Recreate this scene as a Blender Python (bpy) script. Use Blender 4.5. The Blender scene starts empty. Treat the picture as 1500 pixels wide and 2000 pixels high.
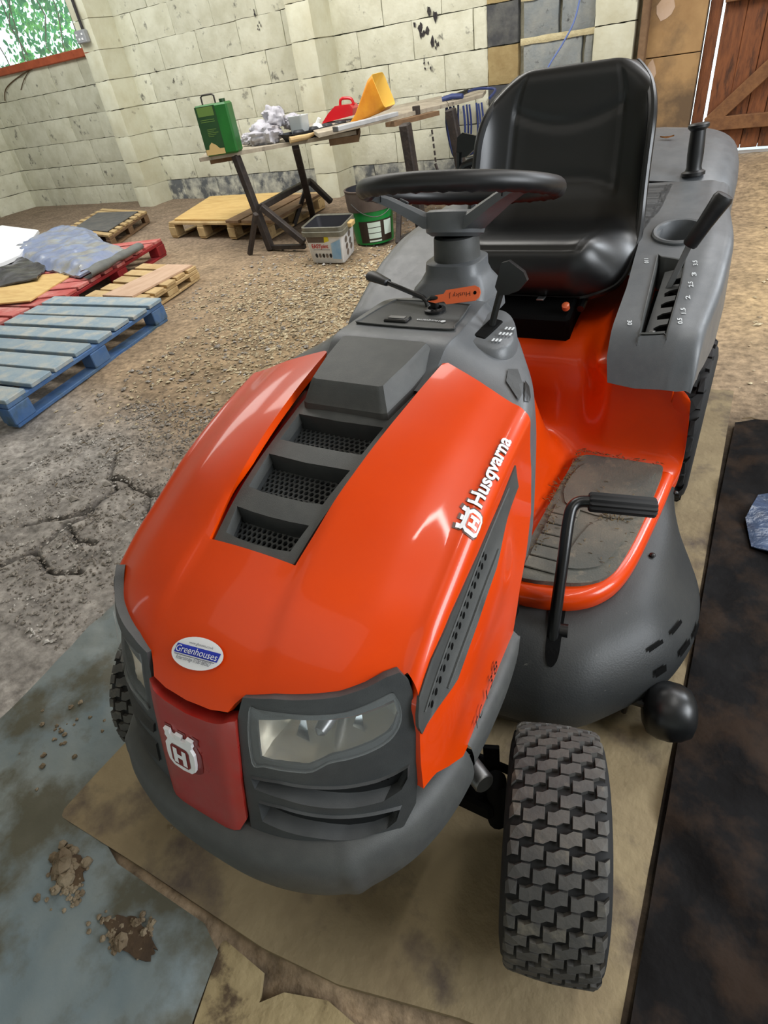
import bpy, bmesh, math, random
import numpy as np
from mathutils import Vector, Matrix, geometry, noise
random.seed(7)
PI = math.pi
scene = bpy.context.scene
COL = scene.collection

# ------------------------------------------------------------------ camera
CAM_ROWS = [[0.8681952759948971, 0.20859482918409952, -0.4502501082485164],
            [0.4771123605390344, -0.600286508194697, 0.6418877655013284],
            [-0.1363845964946733, -0.7721038177065791, -0.6206890820063704]]
cam_data = bpy.data.cameras.new('camera')
cam = bpy.data.objects.new('camera', cam_data)
COL.objects.link(cam)
cm = Matrix.Identity(4)
for i in range(3):
    r = CAM_ROWS[i]
    cm[i][0], cm[i][1], cm[i][2] = r[0], -r[1], -r[2]
cm[0][3], cm[1][3], cm[2][3] = 0.46, 0.0, 1.15
cam.matrix_world = cm
cam_data.sensor_fit = 'VERTICAL'
cam_data.sensor_height = 36.0
cam_data.sensor_width = 27.0
cam_data.lens = 1115 / 2000 * 36.0
cam_data.clip_start = 0.02
scene.camera = cam

# ------------------------------------------------------------------ world, lights, exposure
world = bpy.data.worlds.new('world')
scene.world = world
world.use_nodes = True
bg = world.node_tree.nodes['Background']
bg.inputs[0].default_value = (0.80, 0.95, 1.0, 1)
bg.inputs[1].default_value = 2.6

def area(name, loc, target, sx, sy, power, col=(1, 1, 1)):
    d = bpy.data.lights.new(name, 'AREA')
    d.shape = 'RECTANGLE'
    d.size, d.size_y, d.energy, d.color = sx, sy, power, col
    o = bpy.data.objects.new(name, d)
    COL.objects.link(o)
    o.location = loc
    o.rotation_euler = (Vector(target) - Vector(loc)).to_track_quat('-Z', 'Y').to_euler()
    return o

area('door_light_right', (3.1, 0.9, 1.75), (0.1, 0.7, 0.5), 1.5, 1.3, 105, (0.90, 0.95, 1.0))
area('roof_light_front', (-0.5, -0.6, 3.5), (-0.3, 0.2, 0.3), 3.6, 2.4, 18, (1.0, 0.97, 0.92))
area('batten_lamp', (1.08, 1.45, 3.45), (1.08, 1.45, 0.0), 0.07, 2.2, 26, (1.0, 0.98, 0.95))
area('back_fill_light', (-2.4, 3.6, 3.3), (-2.4, 4.2, 0.0), 3.2, 1.8, 135, (1.0, 0.98, 0.93))  # added fill to brighten the back wall and gravel, no known roof opening
area('left_fill_light', (-6.2, 3.4, 3.3), (-6.4, 4.0, 0.0), 2.8, 1.8, 105, (0.97, 1.0, 0.97))  # added fill above the left bay, under a solid ceiling
area('window_light_back', (2.9, 4.3, 2.85), (0.2, 0.8, 0.6), 0.9, 1.1, 80, (0.88, 0.94, 1.0))
area('right_fill_light', (1.3, 4.4, 3.4), (1.0, 4.0, 0.0), 1.6, 1.4, 60, (0.97, 0.98, 1.0))  # added fill that brightens fender and collector tops, no known source overhead
scene.view_settings.view_transform = 'Standard'
scene.view_settings.look = 'None'
scene.view_settings.gamma = 1.0
scene.view_settings.use_curve_mapping = False
scene.view_settings.exposure = 0.0

# ------------------------------------------------------------------ helpers: colour, materials
def lin(c):
    out = []
    for v in c[:3]:
        v = v / 255.0
        out.append(v / 12.92 if v <= 0.04045 else ((v + 0.055) / 1.055) ** 2.4)
    return (out[0], out[1], out[2], 1.0)

MATS = {}
def M(name, col, col2=None, vs=6.0, rough=0.5, metal=0.0, spec=0.5, bump=0.0, bs=60.0, coat=0.0,
      col3=None, vs3=2.0, thr=(0.45, 0.6), rnd=0.0, trans=0.0, alpha=1.0, stretch=None, emit=None, rvar=0.0, vcol=False, leaf=0.0):
    """procedural material: base colour, broken up by noise into col2 (fine) and col3 (patches), bump, per-object shade"""
    m = bpy.data.materials.new(name)
    m.use_nodes = True
    nt = m.node_tree; N = nt.nodes; L = nt.links
    b = N['Principled BSDF']
    b.inputs['Roughness'].default_value = rough
    b.inputs['Metallic'].default_value = metal
    b.inputs['Specular IOR Level'].default_value = spec
    if coat:
        b.inputs['Coat Weight'].default_value = coat
        b.inputs['Coat Roughness'].default_value = 0.06
    if trans:
        b.inputs['Transmission Weight'].default_value = trans
        b.inputs['IOR'].default_value = 1.3
    geo = N.new('ShaderNodeNewGeometry')
    vec = geo.outputs['Position']
    if stretch:
        mp = N.new('ShaderNodeMapping'); mp.inputs['Scale'].default_value = stretch
        L.new(vec, mp.inputs['Vector']); vec = mp.outputs['Vector']
    if rnd:
        oi = N.new('ShaderNodeObjectInfo')
        ad = N.new('ShaderNodeVectorMath'); ad.operation = 'ADD'
        sc = N.new('ShaderNodeVectorMath'); sc.operation = 'SCALE'
        cb = N.new('ShaderNodeCombineXYZ')
        for k in range(3): L.new(oi.outputs['Random'], cb.inputs[k])
        L.new(cb.outputs[0], sc.inputs[0]); sc.inputs['Scale'].default_value = 17.0
        L.new(vec, ad.inputs[0]); L.new(sc.outputs[0], ad.inputs[1]); vec = ad.outputs[0]
    base = N.new('ShaderNodeRGB'); base.outputs[0].default_value = lin(col)
    out = base.outputs[0]
    if vcol:
        at = N.new('ShaderNodeVertexColor'); at.layer_name = 'tint'
        out = at.outputs['Color']
    def noise_fac(scale, lo, hi, detail=6.0):
        n = N.new('ShaderNodeTexNoise'); n.inputs['Scale'].default_value = scale; n.inputs['Detail'].default_value = detail
        n.inputs['Roughness'].default_value = 0.62
        L.new(vec, n.inputs['Vector'])
        r = N.new('ShaderNodeMapRange'); r.inputs[1].default_value = lo; r.inputs[2].default_value = hi
        L.new(n.outputs['Fac'], r.inputs[0])
        return r.outputs[0]
    def mix(a, bcol, fac, kind='MIX'):
        x = N.new('ShaderNodeMix'); x.data_type = 'RGBA'; x.blend_type = kind
        L.new(fac, x.inputs['Factor'])
        if isinstance(a, tuple): x.inputs['A'].default_value = a
        else: L.new(a, x.inputs['A'])
        if isinstance(bcol, tuple): x.inputs['B'].default_value = bcol
        else: L.new(bcol, x.inputs['B'])
        return x.outputs['Result']
    if col2 is not None:
        out = mix(out, lin(col2), noise_fac(vs, 0.38, 0.66))
    if col3 is not None:
        out = mix(out, lin(col3), noise_fac(vs3, thr[0], thr[1], 8.0))
    if vcol:
        f = noise_fac(vs, 0.25, 0.75, 9.0)
        hv = N.new('ShaderNodeMix'); hv.data_type = 'RGBA'; hv.blend_type = 'MULTIPLY'
        hv.inputs['Factor'].default_value = 1.0
        L.new(out, hv.inputs['A'])
        g = mix((0.36, 0.34, 0.32, 1), (1.62, 1.6, 1.56, 1), f)
        L.new(g, hv.inputs['B']); out = hv.outputs['Result']
    if rnd:
        hs = N.new('ShaderNodeHueSaturation')
        mr = N.new('ShaderNodeMapRange'); mr.inputs[3].default_value = 1 - rnd; mr.inputs[4].default_value = 1 + rnd
        L.new(oi.outputs['Random'], mr.inputs[0]); L.new(mr.outputs[0], hs.inputs['Value'])
        L.new(out, hs.inputs['Color']); out = hs.outputs['Color']
    L.new(out, b.inputs['Base Color'])
    if rvar:
        f = noise_fac(vs * 1.7, 0.3, 0.7)
        mr = N.new('ShaderNodeMapRange'); mr.inputs[3].default_value = max(0.02, rough - rvar); mr.inputs[4].default_value = rough + rvar
        L.new(f, mr.inputs[0]); L.new(mr.outputs[0], b.inputs['Roughness'])
    if bump:
        n = N.new('ShaderNodeTexNoise'); n.inputs['Scale'].default_value = bs; n.inputs['Detail'].default_value = 6.0
        L.new(vec, n.inputs['Vector'])
        bp = N.new('ShaderNodeBump'); bp.inputs['Strength'].default_value = min(1.0, bump); bp.inputs['Distance'].default_value = 0.01
        L.new(n.outputs['Fac'], bp.inputs['Height']); L.new(bp.outputs['Normal'], b.inputs['Normal'])
    if emit:
        b.inputs['Emission Color'].default_value = lin(emit[0]); b.inputs['Emission Strength'].default_value = emit[1]
    if alpha < 1.0:
        b.inputs['Alpha'].default_value = alpha
    if leaf:
        tr = N.new('ShaderNodeBsdfTranslucent'); L.new(out, tr.inputs['Color'])
        mx = N.new('ShaderNodeMixShader'); mx.inputs[0].default_value = leaf
        L.new(b.outputs[0], mx.inputs[1]); L.new(tr.outputs[0], mx.inputs[2]); L.new(mx.outputs[0], N['Material Output'].inputs['Surface'])
    MATS[name] = m
    return m

# ------------------------------------------------------------------ helpers: geometry
def catmull(pts, n):
    """resample a polyline of k-vectors as a Catmull-Rom curve with n points"""
    P = np.array(pts, float); k = len(P)
    T = np.linspace(0, k - 1, n); out = []
    for t in T:
        i = min(int(t), k - 2); u = t - i
        p0 = P[max(i - 1, 0)]; p1 = P[i]; p2 = P[i + 1]; p3 = P[min(i + 2, k - 1)]
        out.append(0.5 * ((2 * p1) + (-p0 + p2) * u + (2 * p0 - 5 * p1 + 4 * p2 - p3) * u * u + (-p0 + 3 * p1 - 3 * p2 + p3) * u ** 3))
    return np.array(out)

def hermite(t, T, V):
    m = np.gradient(np.array(V, float), np.array(T, float))
    if t <= T[0]: return V[0] + m[0] * (t - T[0])
    if t >= T[-1]: return V[-1] + m[-1] * (t - T[-1])
    i = max(0, min(len(T) - 2, int(np.searchsorted(T, t)) - 1))
    h = T[i + 1] - T[i]; u = (t - T[i]) / h
    return ((2 * u ** 3 - 3 * u * u + 1) * V[i] + (u ** 3 - 2 * u * u + u) * h * m[i] + (-2 * u ** 3 + 3 * u * u) * V[i + 1] + (u ** 3 - u * u) * h * m[i + 1])

def sstep(a, b, x):
    t = max(0.0, min(1.0, (x - a) / (b - a)))
    return t * t * (3 - 2 * t)

def frame(z, x=None):
    z = Vector(z).normalized()
    if x is None:
        x = Vector((1, 0, 0)) if abs(z.x) < 0.9 else Vector((0, 1, 0))
    x = Vector(x); x = (x - z * x.dot(z)).normalized()
    y = z.cross(x)
    return x, y, z

ROOT_MW = {}
class G:
    def __init__(s):
        s.v = []; s.f = []
    def add(s, vs, fs):
        o = len(s.v)
        s.v += [tuple(v) for v in vs]
        s.f += [tuple(i + o for i in f) for f in fs]
        return s
    def box(s, c, size, ax=None, bev=0.0, taper=1.0):
        """box at centre c; ax = (x,y,z) axis vectors; chamfer bev"""
        hx, hy, hz = [q / 2 for q in size]
        X, Y, Z = ax if ax else (Vector((1, 0, 0)), Vector((0, 1, 0)), Vector((0, 0, 1)))
        c = Vector(c); P = []
        b = min(bev, hx * .9, hy * .9, hz * .9)
        def pt(x, y, z):
            t = taper if z > 0 else 1.0
            return c + X * (x * t) + Y * (y * t) + Z * z
        if b <= 0:
            vs = [pt(x, y, z) for z in (-hz, hz) for y in (-hy, hy) for x in (-hx, hx)]
            s.add(vs, [(0, 2, 3, 1), (4, 5, 7, 6), (0, 1, 5, 4), (2, 6, 7, 3), (0, 4, 6, 2), (1, 3, 7, 5)])
            return s
        rings = []
        for z, ins in ((-hz, b), (-hz + b, 0), (hz - b, 0), (hz, b)):
            p, q, k = hx - ins, hy - ins, b * (0.4 if ins else 1.0)
            rings.append([pt(x, y, z) for x, y in ((-p + k, -q), (p - k, -q), (p, -q + k), (p, q - k), (p - k, q), (-p + k, q), (-p, q - k), (-p, -q + k))])
        s.loft(rings, True, True)
        return s
    def loft(s, rings, closed=False, caps=False):
        n = len(rings[0]); vs = [p for r in rings for p in r]; fs = []
        m = n if closed else n - 1
        for i in range(len(rings) - 1):
            for j in range(m):
                k = (j + 1) % n
                fs.append((i * n + j, i * n + k, (i + 1) * n + k, (i + 1) * n + j))
        if caps:
            fs.append(tuple(reversed(range(n)))); q = (len(rings) - 1) * n
            fs.append(tuple(range(q, q + n)))
        s.add(vs, fs); return s
    def tube(s, path, r, seg=10, caps=True, closed=False):
        P = [Vector(p) for p in path]; n = len(P)
        R = r if isinstance(r, (list, tuple)) else [r] * n
        rings = []; x = None
        for i in range(n):
            if closed: d = P[(i + 1) % n] - P[i - 1]
            else: d = P[min(i + 1, n - 1)] - P[max(i - 1, 0)]
            if d.length < 1e-9: d = Vector((0, 0, 1))
            x, y, z = frame(d, x)
            rings.append([P[i] + x * (R[i] * math.cos(2 * PI * k / seg)) + y * (R[i] * math.sin(2 * PI * k / seg)) for k in range(seg)])
        if closed: rings.append(rings[0])
        s.loft(rings, True, caps and not closed); return s
    def lathe(s, prof, o=(0, 0, 0), axis=(0, 0, 1), n=24, x=None, caps=False, sx=1.0):
        """prof = [(radius, height)] along axis"""
        X, Y, Z = frame(axis, x); o = Vector(o); rings = []
        for (r, h) in prof:
            rings.append([o + Z * h + X * (r * sx * math.cos(2 * PI * k / n)) + Y * (r * math.sin(2 * PI * k / n)) for k in range(n)])
        s.loft(rings, True, caps); return s
    def prism(s, poly, o, X, Y, Z, depth, bev=0.0):
        """poly in (X,Y) plane at o, extruded depth along Z"""
        o = Vector(o); X = Vector(X); Y = Vector(Y); Z = Vector(Z); n = len(poly)
        def ring(h, sc):
            cx = sum(p[0] for p in poly) / n; cy = sum(p[1] for p in poly) / n
            return [o + X * (cx + (p[0] - cx) * sc) + Y * (cy + (p[1] - cy) * sc) + Z * h for p in poly]
        if bev:
            rings = [ring(0, 1), ring(depth - bev * depth, 1), ring(depth, 1 - bev * .35)]
        else:
            rings = [ring(0, 1), ring(depth, 1)]
        s.loft(rings, True, False)
        q = len(s.v) - n
        tri = geometry.tessellate_polygon([[Vector((p[0], p[1], 0)) for p in poly]])
        s.f += [tuple(q + i for i in t) for t in tri]
        q0 = len(s.v) - n * len(rings)
        s.f += [tuple(q0 + i for i in reversed(t)) for t in tri]
        return s
    def ball(s, c, r, n=12, sc=(1, 1, 1)):
        c = Vector(c); rings = []
        for i in range(n // 2 + 1):
            a = PI * i / (n // 2); rr = max(1e-4, math.sin(a))
            rings.append([c + Vector((r * sc[0] * rr * math.cos(2 * PI * k / n), r * sc[1] * rr * math.sin(2 * PI * k / n), -r * sc[2] * math.cos(a))) for k in range(n)])
        s.loft(rings, True); return s
    def mirror(s):
        n = len(s.v)
        s.add([(-x, y, z) for x, y, z in s.v], [tuple(reversed(f)) for f in s.f]); return s
    def xform(s, mt):
        s.v = [tuple(mt @ Vector(v)) for v in s.v]; return s
    def mesh(s, name, mat, smooth=35, fix=True):
        me = bpy.data.meshes.new(name)
        me.from_pydata([tuple(v) for v in s.v], [], s.f); me.validate()
        if fix:
            bm = bmesh.new(); bm.from_mesh(me)
            bmesh.ops.recalc_face_normals(bm, faces=bm.faces[:])
            bm.to_mesh(me); bm.free()
        if smooth:
            me.polygons.foreach_set('use_smooth', [True] * len(me.polygons))
            me.set_sharp_from_angle(angle=math.radians(smooth))
        if mat is not None: me.materials.append(MATS[mat] if isinstance(mat, str) else mat)
        return me
    def build(s, name, mat, parent=None, smooth=35, fix=True):
        return link(name, s.mesh(name, mat, smooth, fix), parent)

def link(name, me, parent=None):
    o = bpy.data.objects.new(name, me); COL.objects.link(o)
    if parent is not None:
        o.parent = parent
        if parent.type == 'EMPTY':
            o.matrix_parent_inverse = Matrix.Translation(-parent.location)
    return o

def thing(name, label, cat, loc=(0, 0, 0), group=None):
    o = bpy.data.objects.new(name, None); COL.objects.link(o)
    o.location = loc; o.empty_display_size = 0.05
    return tag(o, label, cat, group)
def tag(o, label, cat, group=None):
    o['label'] = label; o['category'] = cat
    if group: o['group'] = group
    return o
def struct(o):
    o['kind'] = 'structure'; return o
def stuff(o, label=None, cat=None):
    o['kind'] = 'stuff'
    if label: o['label'] = label
    if cat: o['category'] = cat
    return o

def inside(p, poly):
    x, y = p; c = False; n = len(poly)
    for i in range(n):
        x1, y1 = poly[i]; x2, y2 = poly[i - 1]
        if (y1 > y) != (y2 > y) and x < (x2 - x1) * (y - y1) / (y2 - y1) + x1: c = not c
    return c
def dense(poly, step):
    out = []
    n = len(poly)
    for i in range(n):
        a = np.array(poly[i], float); b = np.array(poly[(i + 1) % n], float)
        k = max(1, int(math.ceil(np.linalg.norm((b - a) / np.array(step)))))
        for j in range(k): out.append(tuple(a + (b - a) * j / k))
    return out
def smoothpoly(poly, n):
    P = list(poly); k = len(P)
    ext = [P[-2], P[-1]] + P + [P[0], P[1]]
    out = catmull(ext, (k + 3) * 8 + 1)[16:16 + k * 8]
    idx = np.linspace(0, len(out), n, endpoint=False).astype(int)
    return [tuple(out[i]) for i in idx]

def patch(S, poly, step, thick=0.006, holes=(), off=0.0, g=None, hole_thick=None, round_edge=0.0):
    """a trimmed piece of the parametric surface S(u,v), with real thickness along the surface normal"""
    g = g or G()
    def nrm(u, v):
        hu, hv = step[0] * .05, step[1] * .05
        a = Vector(S(u + hu, v)) - Vector(S(u - hu, v)); b = Vector(S(u, v + hv)) - Vector(S(u, v - hv))
        n = a.cross(b)
        return n.normalized() if n.length > 1e-12 else Vector((0, 0, 1))
    loops = [dense(poly, step)] + [dense(h, step) for h in holes]
    pts = []; edges = []
    for lp in loops:
        o = len(pts); pts += [Vector(p) for p in lp]
        edges += [(o + i, o + (i + 1) % len(lp)) for i in range(len(lp))]
    nb = len(pts)
    us = [p[0] for p in loops[0]]; vs = [p[1] for p in loops[0]]
    B = [np.array(lp) for lp in loops]
    allb = np.concatenate(B)
    u = min(us) + step[0] * .5; row = 0
    while u < max(us):
        v = min(vs) + step[1] * (.5 if row % 2 else 1.0)
        while v < max(vs):
            if inside((u, v), loops[0]) and not any(inside((u, v), h) for h in loops[1:]):
                d = np.min(((allb[:, 0] - u) / step[0]) ** 2 + ((allb[:, 1] - v) / step[1]) ** 2)
                if d > 0.2: pts.append(Vector((u, v)))
            v += step[1]
        u += step[0]; row += 1
    # scale to isotropic for the triangulation
    P2 = [Vector((p[0] / step[0], p[1] / step[1])) for p in pts]
    vo, eo, fo, ov, oe, of = geometry.delaunay_2d_cdt(P2, edges, [], 0, 1e-5)
    uv = [(p[0] * step[0], p[1] * step[1]) for p in vo]
    tri = []
    for f in fo:
        cx = sum(uv[i][0] for i in f) / len(f); cy = sum(uv[i][1] for i in f) / len(f)
        if inside((cx, cy), loops[0]) and not any(inside((cx, cy), h) for h in loops[1:]): tri.append(tuple(f))
    N = [nrm(*p) for p in uv]
    top = [Vector(S(*p)) + N[i] * off for i, p in enumerate(uv)]
    o = len(g.v)
    g.v += [tuple(p) for p in top]
    g.f += [tuple(o + i for i in f) for f in tri]
    if thick:
        # boundary edges of the triangulation
        cnt = {}
        for f in tri:
            for i in range(len(f)):
                e = (f[i], f[(i + 1) % len(f)]); k = (min(e), max(e)); cnt.setdefault(k, []).append(e)
        low = {}
        for k, es in cnt.items():
            if len(es) == 1:
                a, b = es[0]
                for q in (a, b):
                    if q not in low:
                        low[q] = len(g.v); g.v.append(tuple(top[q] - N[q] * thick))
                g.f.append((o + a, low[a], low[b], o + b))
    return g

_txt = {}
def text_polys(body, bold=0.0, cuts=6, font_shear=0.0, space=1.0):
    """text as a flat mesh with x in 0..L and y in 0..1 (cap height 1)"""
    cu = bpy.data.curves.new('t', 'FONT'); cu.body = body; cu.offset = bold; cu.shear = font_shear; cu.resolution_u = 4; cu.space_character = space
    o = bpy.data.objects.new('t', cu); COL.objects.link(o)
    dg = bpy.context.evaluated_depsgraph_get(); me = bpy.data.meshes.new_from_object(o.evaluated_get(dg))
    bpy.data.objects.remove(o); bpy.data.curves.remove(cu)
    bm = bmesh.new(); bm.from_mesh(me); bpy.data.meshes.remove(me)
    xs = [v.co.x for v in bm.verts]; H = 0.69; x0 = min(xs); L = (max(xs) - x0) / H
    for v in bm.verts: v.co = Vector(((v.co.x - x0) / H, v.co.y / H, 0))
    for k in range(cuts):
        y = -0.3 + 1.35 * (k + .5) / cuts
        bmesh.ops.bisect_plane(bm, geom=bm.verts[:] + bm.edges[:] + bm.faces[:], plane_co=(0, y, 0), plane_no=(0, 1, 0))
    V = [(v.co.x, v.co.y) for v in bm.verts]; bm.verts.index_update(); F = [tuple(v.index for v in f.verts) for f in bm.faces]
    bm.free()
    return V, F, L
def text_on(name, body, fn, mat, parent, bold=0.0, cuts=6, space=1.0):
    """fn(x/L, y) -> 3D point"""
    V, F, L = text_polys(body, bold, cuts, 0, space)
    g = G(); g.add([fn(x / L, y) for x, y in V], F)
    return g.build(name, mat, parent, smooth=0, fix=False)
def plane_fn(o, X, Y, w, h):
    o = Vector(o); X = Vector(X).normalized() * w; Y = Vector(Y).normalized() * h
    return lambda a, b: o + X * a + Y * b
def flat(poly, o, X, Y, g=None):
    """a thin decal polygon"""
    g = g or G(); o = Vector(o); X = Vector(X); Y = Vector(Y); q = len(g.v)
    g.v += [tuple(o + X * p[0] + Y * p[1]) for p in poly]
    g.f += [tuple(q + i for i in t) for t in geometry.tessellate_polygon([[Vector((p[0], p[1], 0)) for p in poly]])]
    return g
def circle(cx, cy, rx, ry, n=20):
    return [(cx + rx * math.cos(2 * PI * i / n), cy + ry * math.sin(2 * PI * i / n)) for i in range(n)]
# ------------------------------------------------------------------ materials
M('orange', (218, 66, 0), (210, 60, 0), 3.0, rough=0.34, spec=0.32, coat=0.35, rvar=0.06)
M('orange_trim', (218, 66, 0), rough=0.3)
M('red_panel', (158, 30, 24), (150, 56, 48), 14, rough=0.35, coat=0.2, rvar=0.1)
M('red_dark', (120, 14, 10), rough=0.3)
M('grey_plastic', (64, 65, 64), (71, 72, 70), 40, rough=0.55, bump=0.12, bs=900)
M('fender_grey', (86, 89, 92), (94, 96, 98), 20, rough=0.4, bump=0.1, bs=900, rvar=0.06)
M('dark_plastic', (52, 54, 55), (60, 62, 62), 30, rough=0.5, bump=0.1, bs=700)
M('deck_plastic', (34, 36, 37), (46, 47, 46), 5, rough=0.5, bump=0.08, bs=300, col3=(92, 90, 84), vs3=60, thr=(0.68, 0.74))
M('black_plastic', (18, 19, 20), rough=0.35)
M('black_metal', (12, 12, 13), rough=0.32)
M('black_matt', (5, 5, 5), rough=0.8, spec=0.1)
M('vinyl', (14, 15, 16), rough=0.38, spec=0.6)
M('rubber', (64, 63, 61), (82, 79, 74), 14, rough=0.7, col3=(112, 106, 94), vs3=25, thr=(0.55, 0.75), bump=0.1, bs=200)
M('rubber_dark', (16, 16, 17), (26, 25, 24), 12, rough=0.8)
M('grip', (20, 20, 21), rough=0.45)
M('lens', (225, 232, 232), rough=0.03, alpha=0.10, spec=0.6)
M('reflector', (206, 202, 190), rough=0.22, metal=0.75)
M('chrome', (210, 210, 210), rough=0.15, metal=1.0)
M('steel', (120, 120, 120), rough=0.4, metal=0.8)
M('white_decal', (236, 236, 238), rough=0.4)
M('decal_edge', (92, 60, 50), rough=0.4)
M('blue_print', (34, 52, 170), rough=0.4)
M('grey_print', (80, 80, 95), rough=0.5)
M('black_print', (14, 14, 14), rough=0.4)
M('mark_white', (205, 208, 210), rough=0.5)
M('tag_orange', (235, 108, 60), rough=0.35)
M('mat_rubber', (84, 84, 78), (108, 102, 90), 9, rough=0.8, bump=0.15, bs=250, col3=(124, 114, 98), vs3=30, thr=(0.55, 0.72))
M('straw', (112, 92, 56), (84, 66, 40), 90, rough=0.9)
M('leaf_brown', (150, 98, 44), rough=0.7)
M('amber', (200, 96, 60), rough=0.2)

# ------------------------------------------------------------------ mower body surfaces (x across, y towards the rear, z up)
ZY = [.12, .16, .19, .23, .28, .35, .41, .51, .61, .74, .85]
ZV = [.50, .555, .594, .63, .66, .69, .715, .745, .765, .782, .79]
def hood_top(x, y):
    a = abs(x) / .255
    return hermite(y - .085 * a ** 2.4, ZY, ZV) - .02 * a * a
def S_hood(s, y):
    sg = 1 if s >= 0 else -1; s = abs(s)
    if s <= 1:
        x = .232 * s
        groove = .004 * sstep(.0, .06, y - .36) * (sstep(.30, .36, s) - 1) if s < .36 else 0
        ln = .33 + .35 * (.36 - y)
        step_ = .0035 * sstep(ln - .03, ln + .05, s) * sstep(.215, .30, y) * (1 - sstep(.75, .95, s))
        return Vector((sg * x, y, hood_top(x, y) + groove + step_))
    zt = hood_top(.232, y); r = .022
    if s <= 1.35:
        a = (s - 1) / .35 * PI / 2
        return Vector((sg * (.232 + r * math.sin(a)), y, zt - r + r * math.cos(a)))
    d = (s - 1.35) * .5; u = min(1, d / .25); u = u * u * (3 - 2 * u)
    # a soft crease bulges the lower side panel
    bul = .010 * sstep(.045, .075, d) * (1 - sstep(.10, .19, d)) * sstep(.28, .36, y) * (1 - sstep(.50, .60, y))
    return Vector((sg * (.254 + .02 * u + bul), y, zt - r - d))
def S_front(x, z):
    a = abs(x) / .255
    return Vector((x, hermite(z, [.30, .38, .43, .52, .60, .66], [.128, .130, .143, .168, .195, .225]) + .11 * a ** 3, z))

mower = thing('riding_mower', 'orange and grey ride-on lawn mower with black seat, parked on the dirty board', 'riding mower', (0, .9, 0))

# hood: lip at the front, notch for the vent panel, slanted rear edge
lip = [(0, .188), (.158, .190), (.262, .195), (.290, .204), (.330, .214), (.47, .224), (.634, .239), (.76, .257), (.874, .279), (.961, .300), (1.05, .309), (1.19, .303), (1.3, .298), (1.426, .285)]
side_low = [(1.49, .273), (1.555, .264), (1.62, .292), (1.70, .316), (1.80, .350), (1.84, .396), (1.91, .456), (1.95, .512), (1.973, .547)]
rear = [(1.885, .554), (1.779, .585), (1.714, .622), (1.622, .657), (1.506, .675), (1.35, .68), (1.15, .679), (.978, .684), (.793, .697), (.589, .717), (.455, .731)]
notch = [(.42, .62), (.365, .48), (.305, .352)]
rh = lip[1:] + side_low + rear + notch
hood_poly = rh + [(-a, b) for a, b in reversed(rh)] + [lip[0]]
hood_poly = [lip[0]] + rh + [(-a, b) for a, b in reversed(rh)]
hood = patch(S_hood, hood_poly, (.04, .008), .012).build('hood', 'orange', mower, smooth=50)
hood['label'] = 'glossy orange bonnet with a notch for the vents'

# side vent strip on each flank
strip_l = [(1.379, .612), (1.46, .618), (1.47, .568), (1.49, .50), (1.495, .43), (1.496, .363), (1.47, .323), (1.429, .287), (1.385, .284), (1.27, .298), (1.275, .335), (1.345, .372), (1.384, .476), (1.392, .55)]
for sg in (1, -1):
    pl = [(sg * a, b) for a, b in strip_l]
    st = patch(S_hood, pl, (.03, .02), .004, off=.0022).build('side_vent', 'grey_plastic', mower, smooth=40)
    st['label'] = 'dark grey louvred strip along the bonnet side'
    gg = G()
    for i in range(15):
        y = .31 + i * .0125
        for k in (0, 1):
            s0 = 1.405 + .026 * k + .012 * (y - .3); yy = y + .006 * k
            gg.f.append(tuple(range(len(gg.v), len(gg.v) + 6)))
            for a in range(6):
                P = S_hood(sg * (s0 + .0095 * math.cos(a * PI / 3)), yy + .0035 * math.sin(a * PI / 3))
                gg.v.append((P.x + sg * .0030, P.y, P.z))
    o = gg.build('vent_holes', 'black_matt', st, smooth=0)
    gr = G()
    for s0 in (1.394, 1.472):
        path = [S_hood(sg * s0, y) + Vector((sg * .0025, 0, 0)) for y in np.linspace(.345 if s0 > 1.45 else .30, .52 if s0 > 1.45 else .58, 14)]
        gr.tube(path, .0022, 6)
    gr.build('rib', 'grey_plastic', st)

# vent panel with three openings, mesh behind them, raised cover
def S_panel(x, y):
    return Vector((x, y, hood_top(x, y) - .004 - .010 * sstep(.36, .6, y)))
pan = [(0, .345), (.035, .347), (.066, .355), (.078, .48), (.086, .60), (.088, .74)]
pan_poly = pan + [(-a, b) for a, b in reversed(pan[1:])]
opn = [[(0, .362), (.030, .3635), (.053, .367), (.060, .404), (.030, .401), (0, .400)],
       [(0, .431), (.035, .432), (.062, .436), (.069, .497), (.035, .494), (0, .492)],
       [(0, .523), (.037, .524), (.070, .527), (.074, .585), (.040, .582), (0, .580)]]
holes = [h + [(-a, b) for a, b in reversed(h[1:-1])] for h in opn]
vent = patch(S_panel, pan_poly, (.012, .012), .016, holes).build('vent_panel', 'grey_plastic', mower, smooth=40)
vent['label'] = 'dark grey louvred vent panel set in the bonnet top'
g = G()
for h in holes:   # deep side walls of each opening
    lp = dense(h, (.012, .012))
    g.loft([[S_panel(x, y) - Vector((0, 0, .001)) for x, y in lp], [S_panel(x, y) - Vector((0, 0, .042)) for x, y in lp]], True)
g.build('opening_wall', 'dark_plastic', vent, smooth=30)
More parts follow.
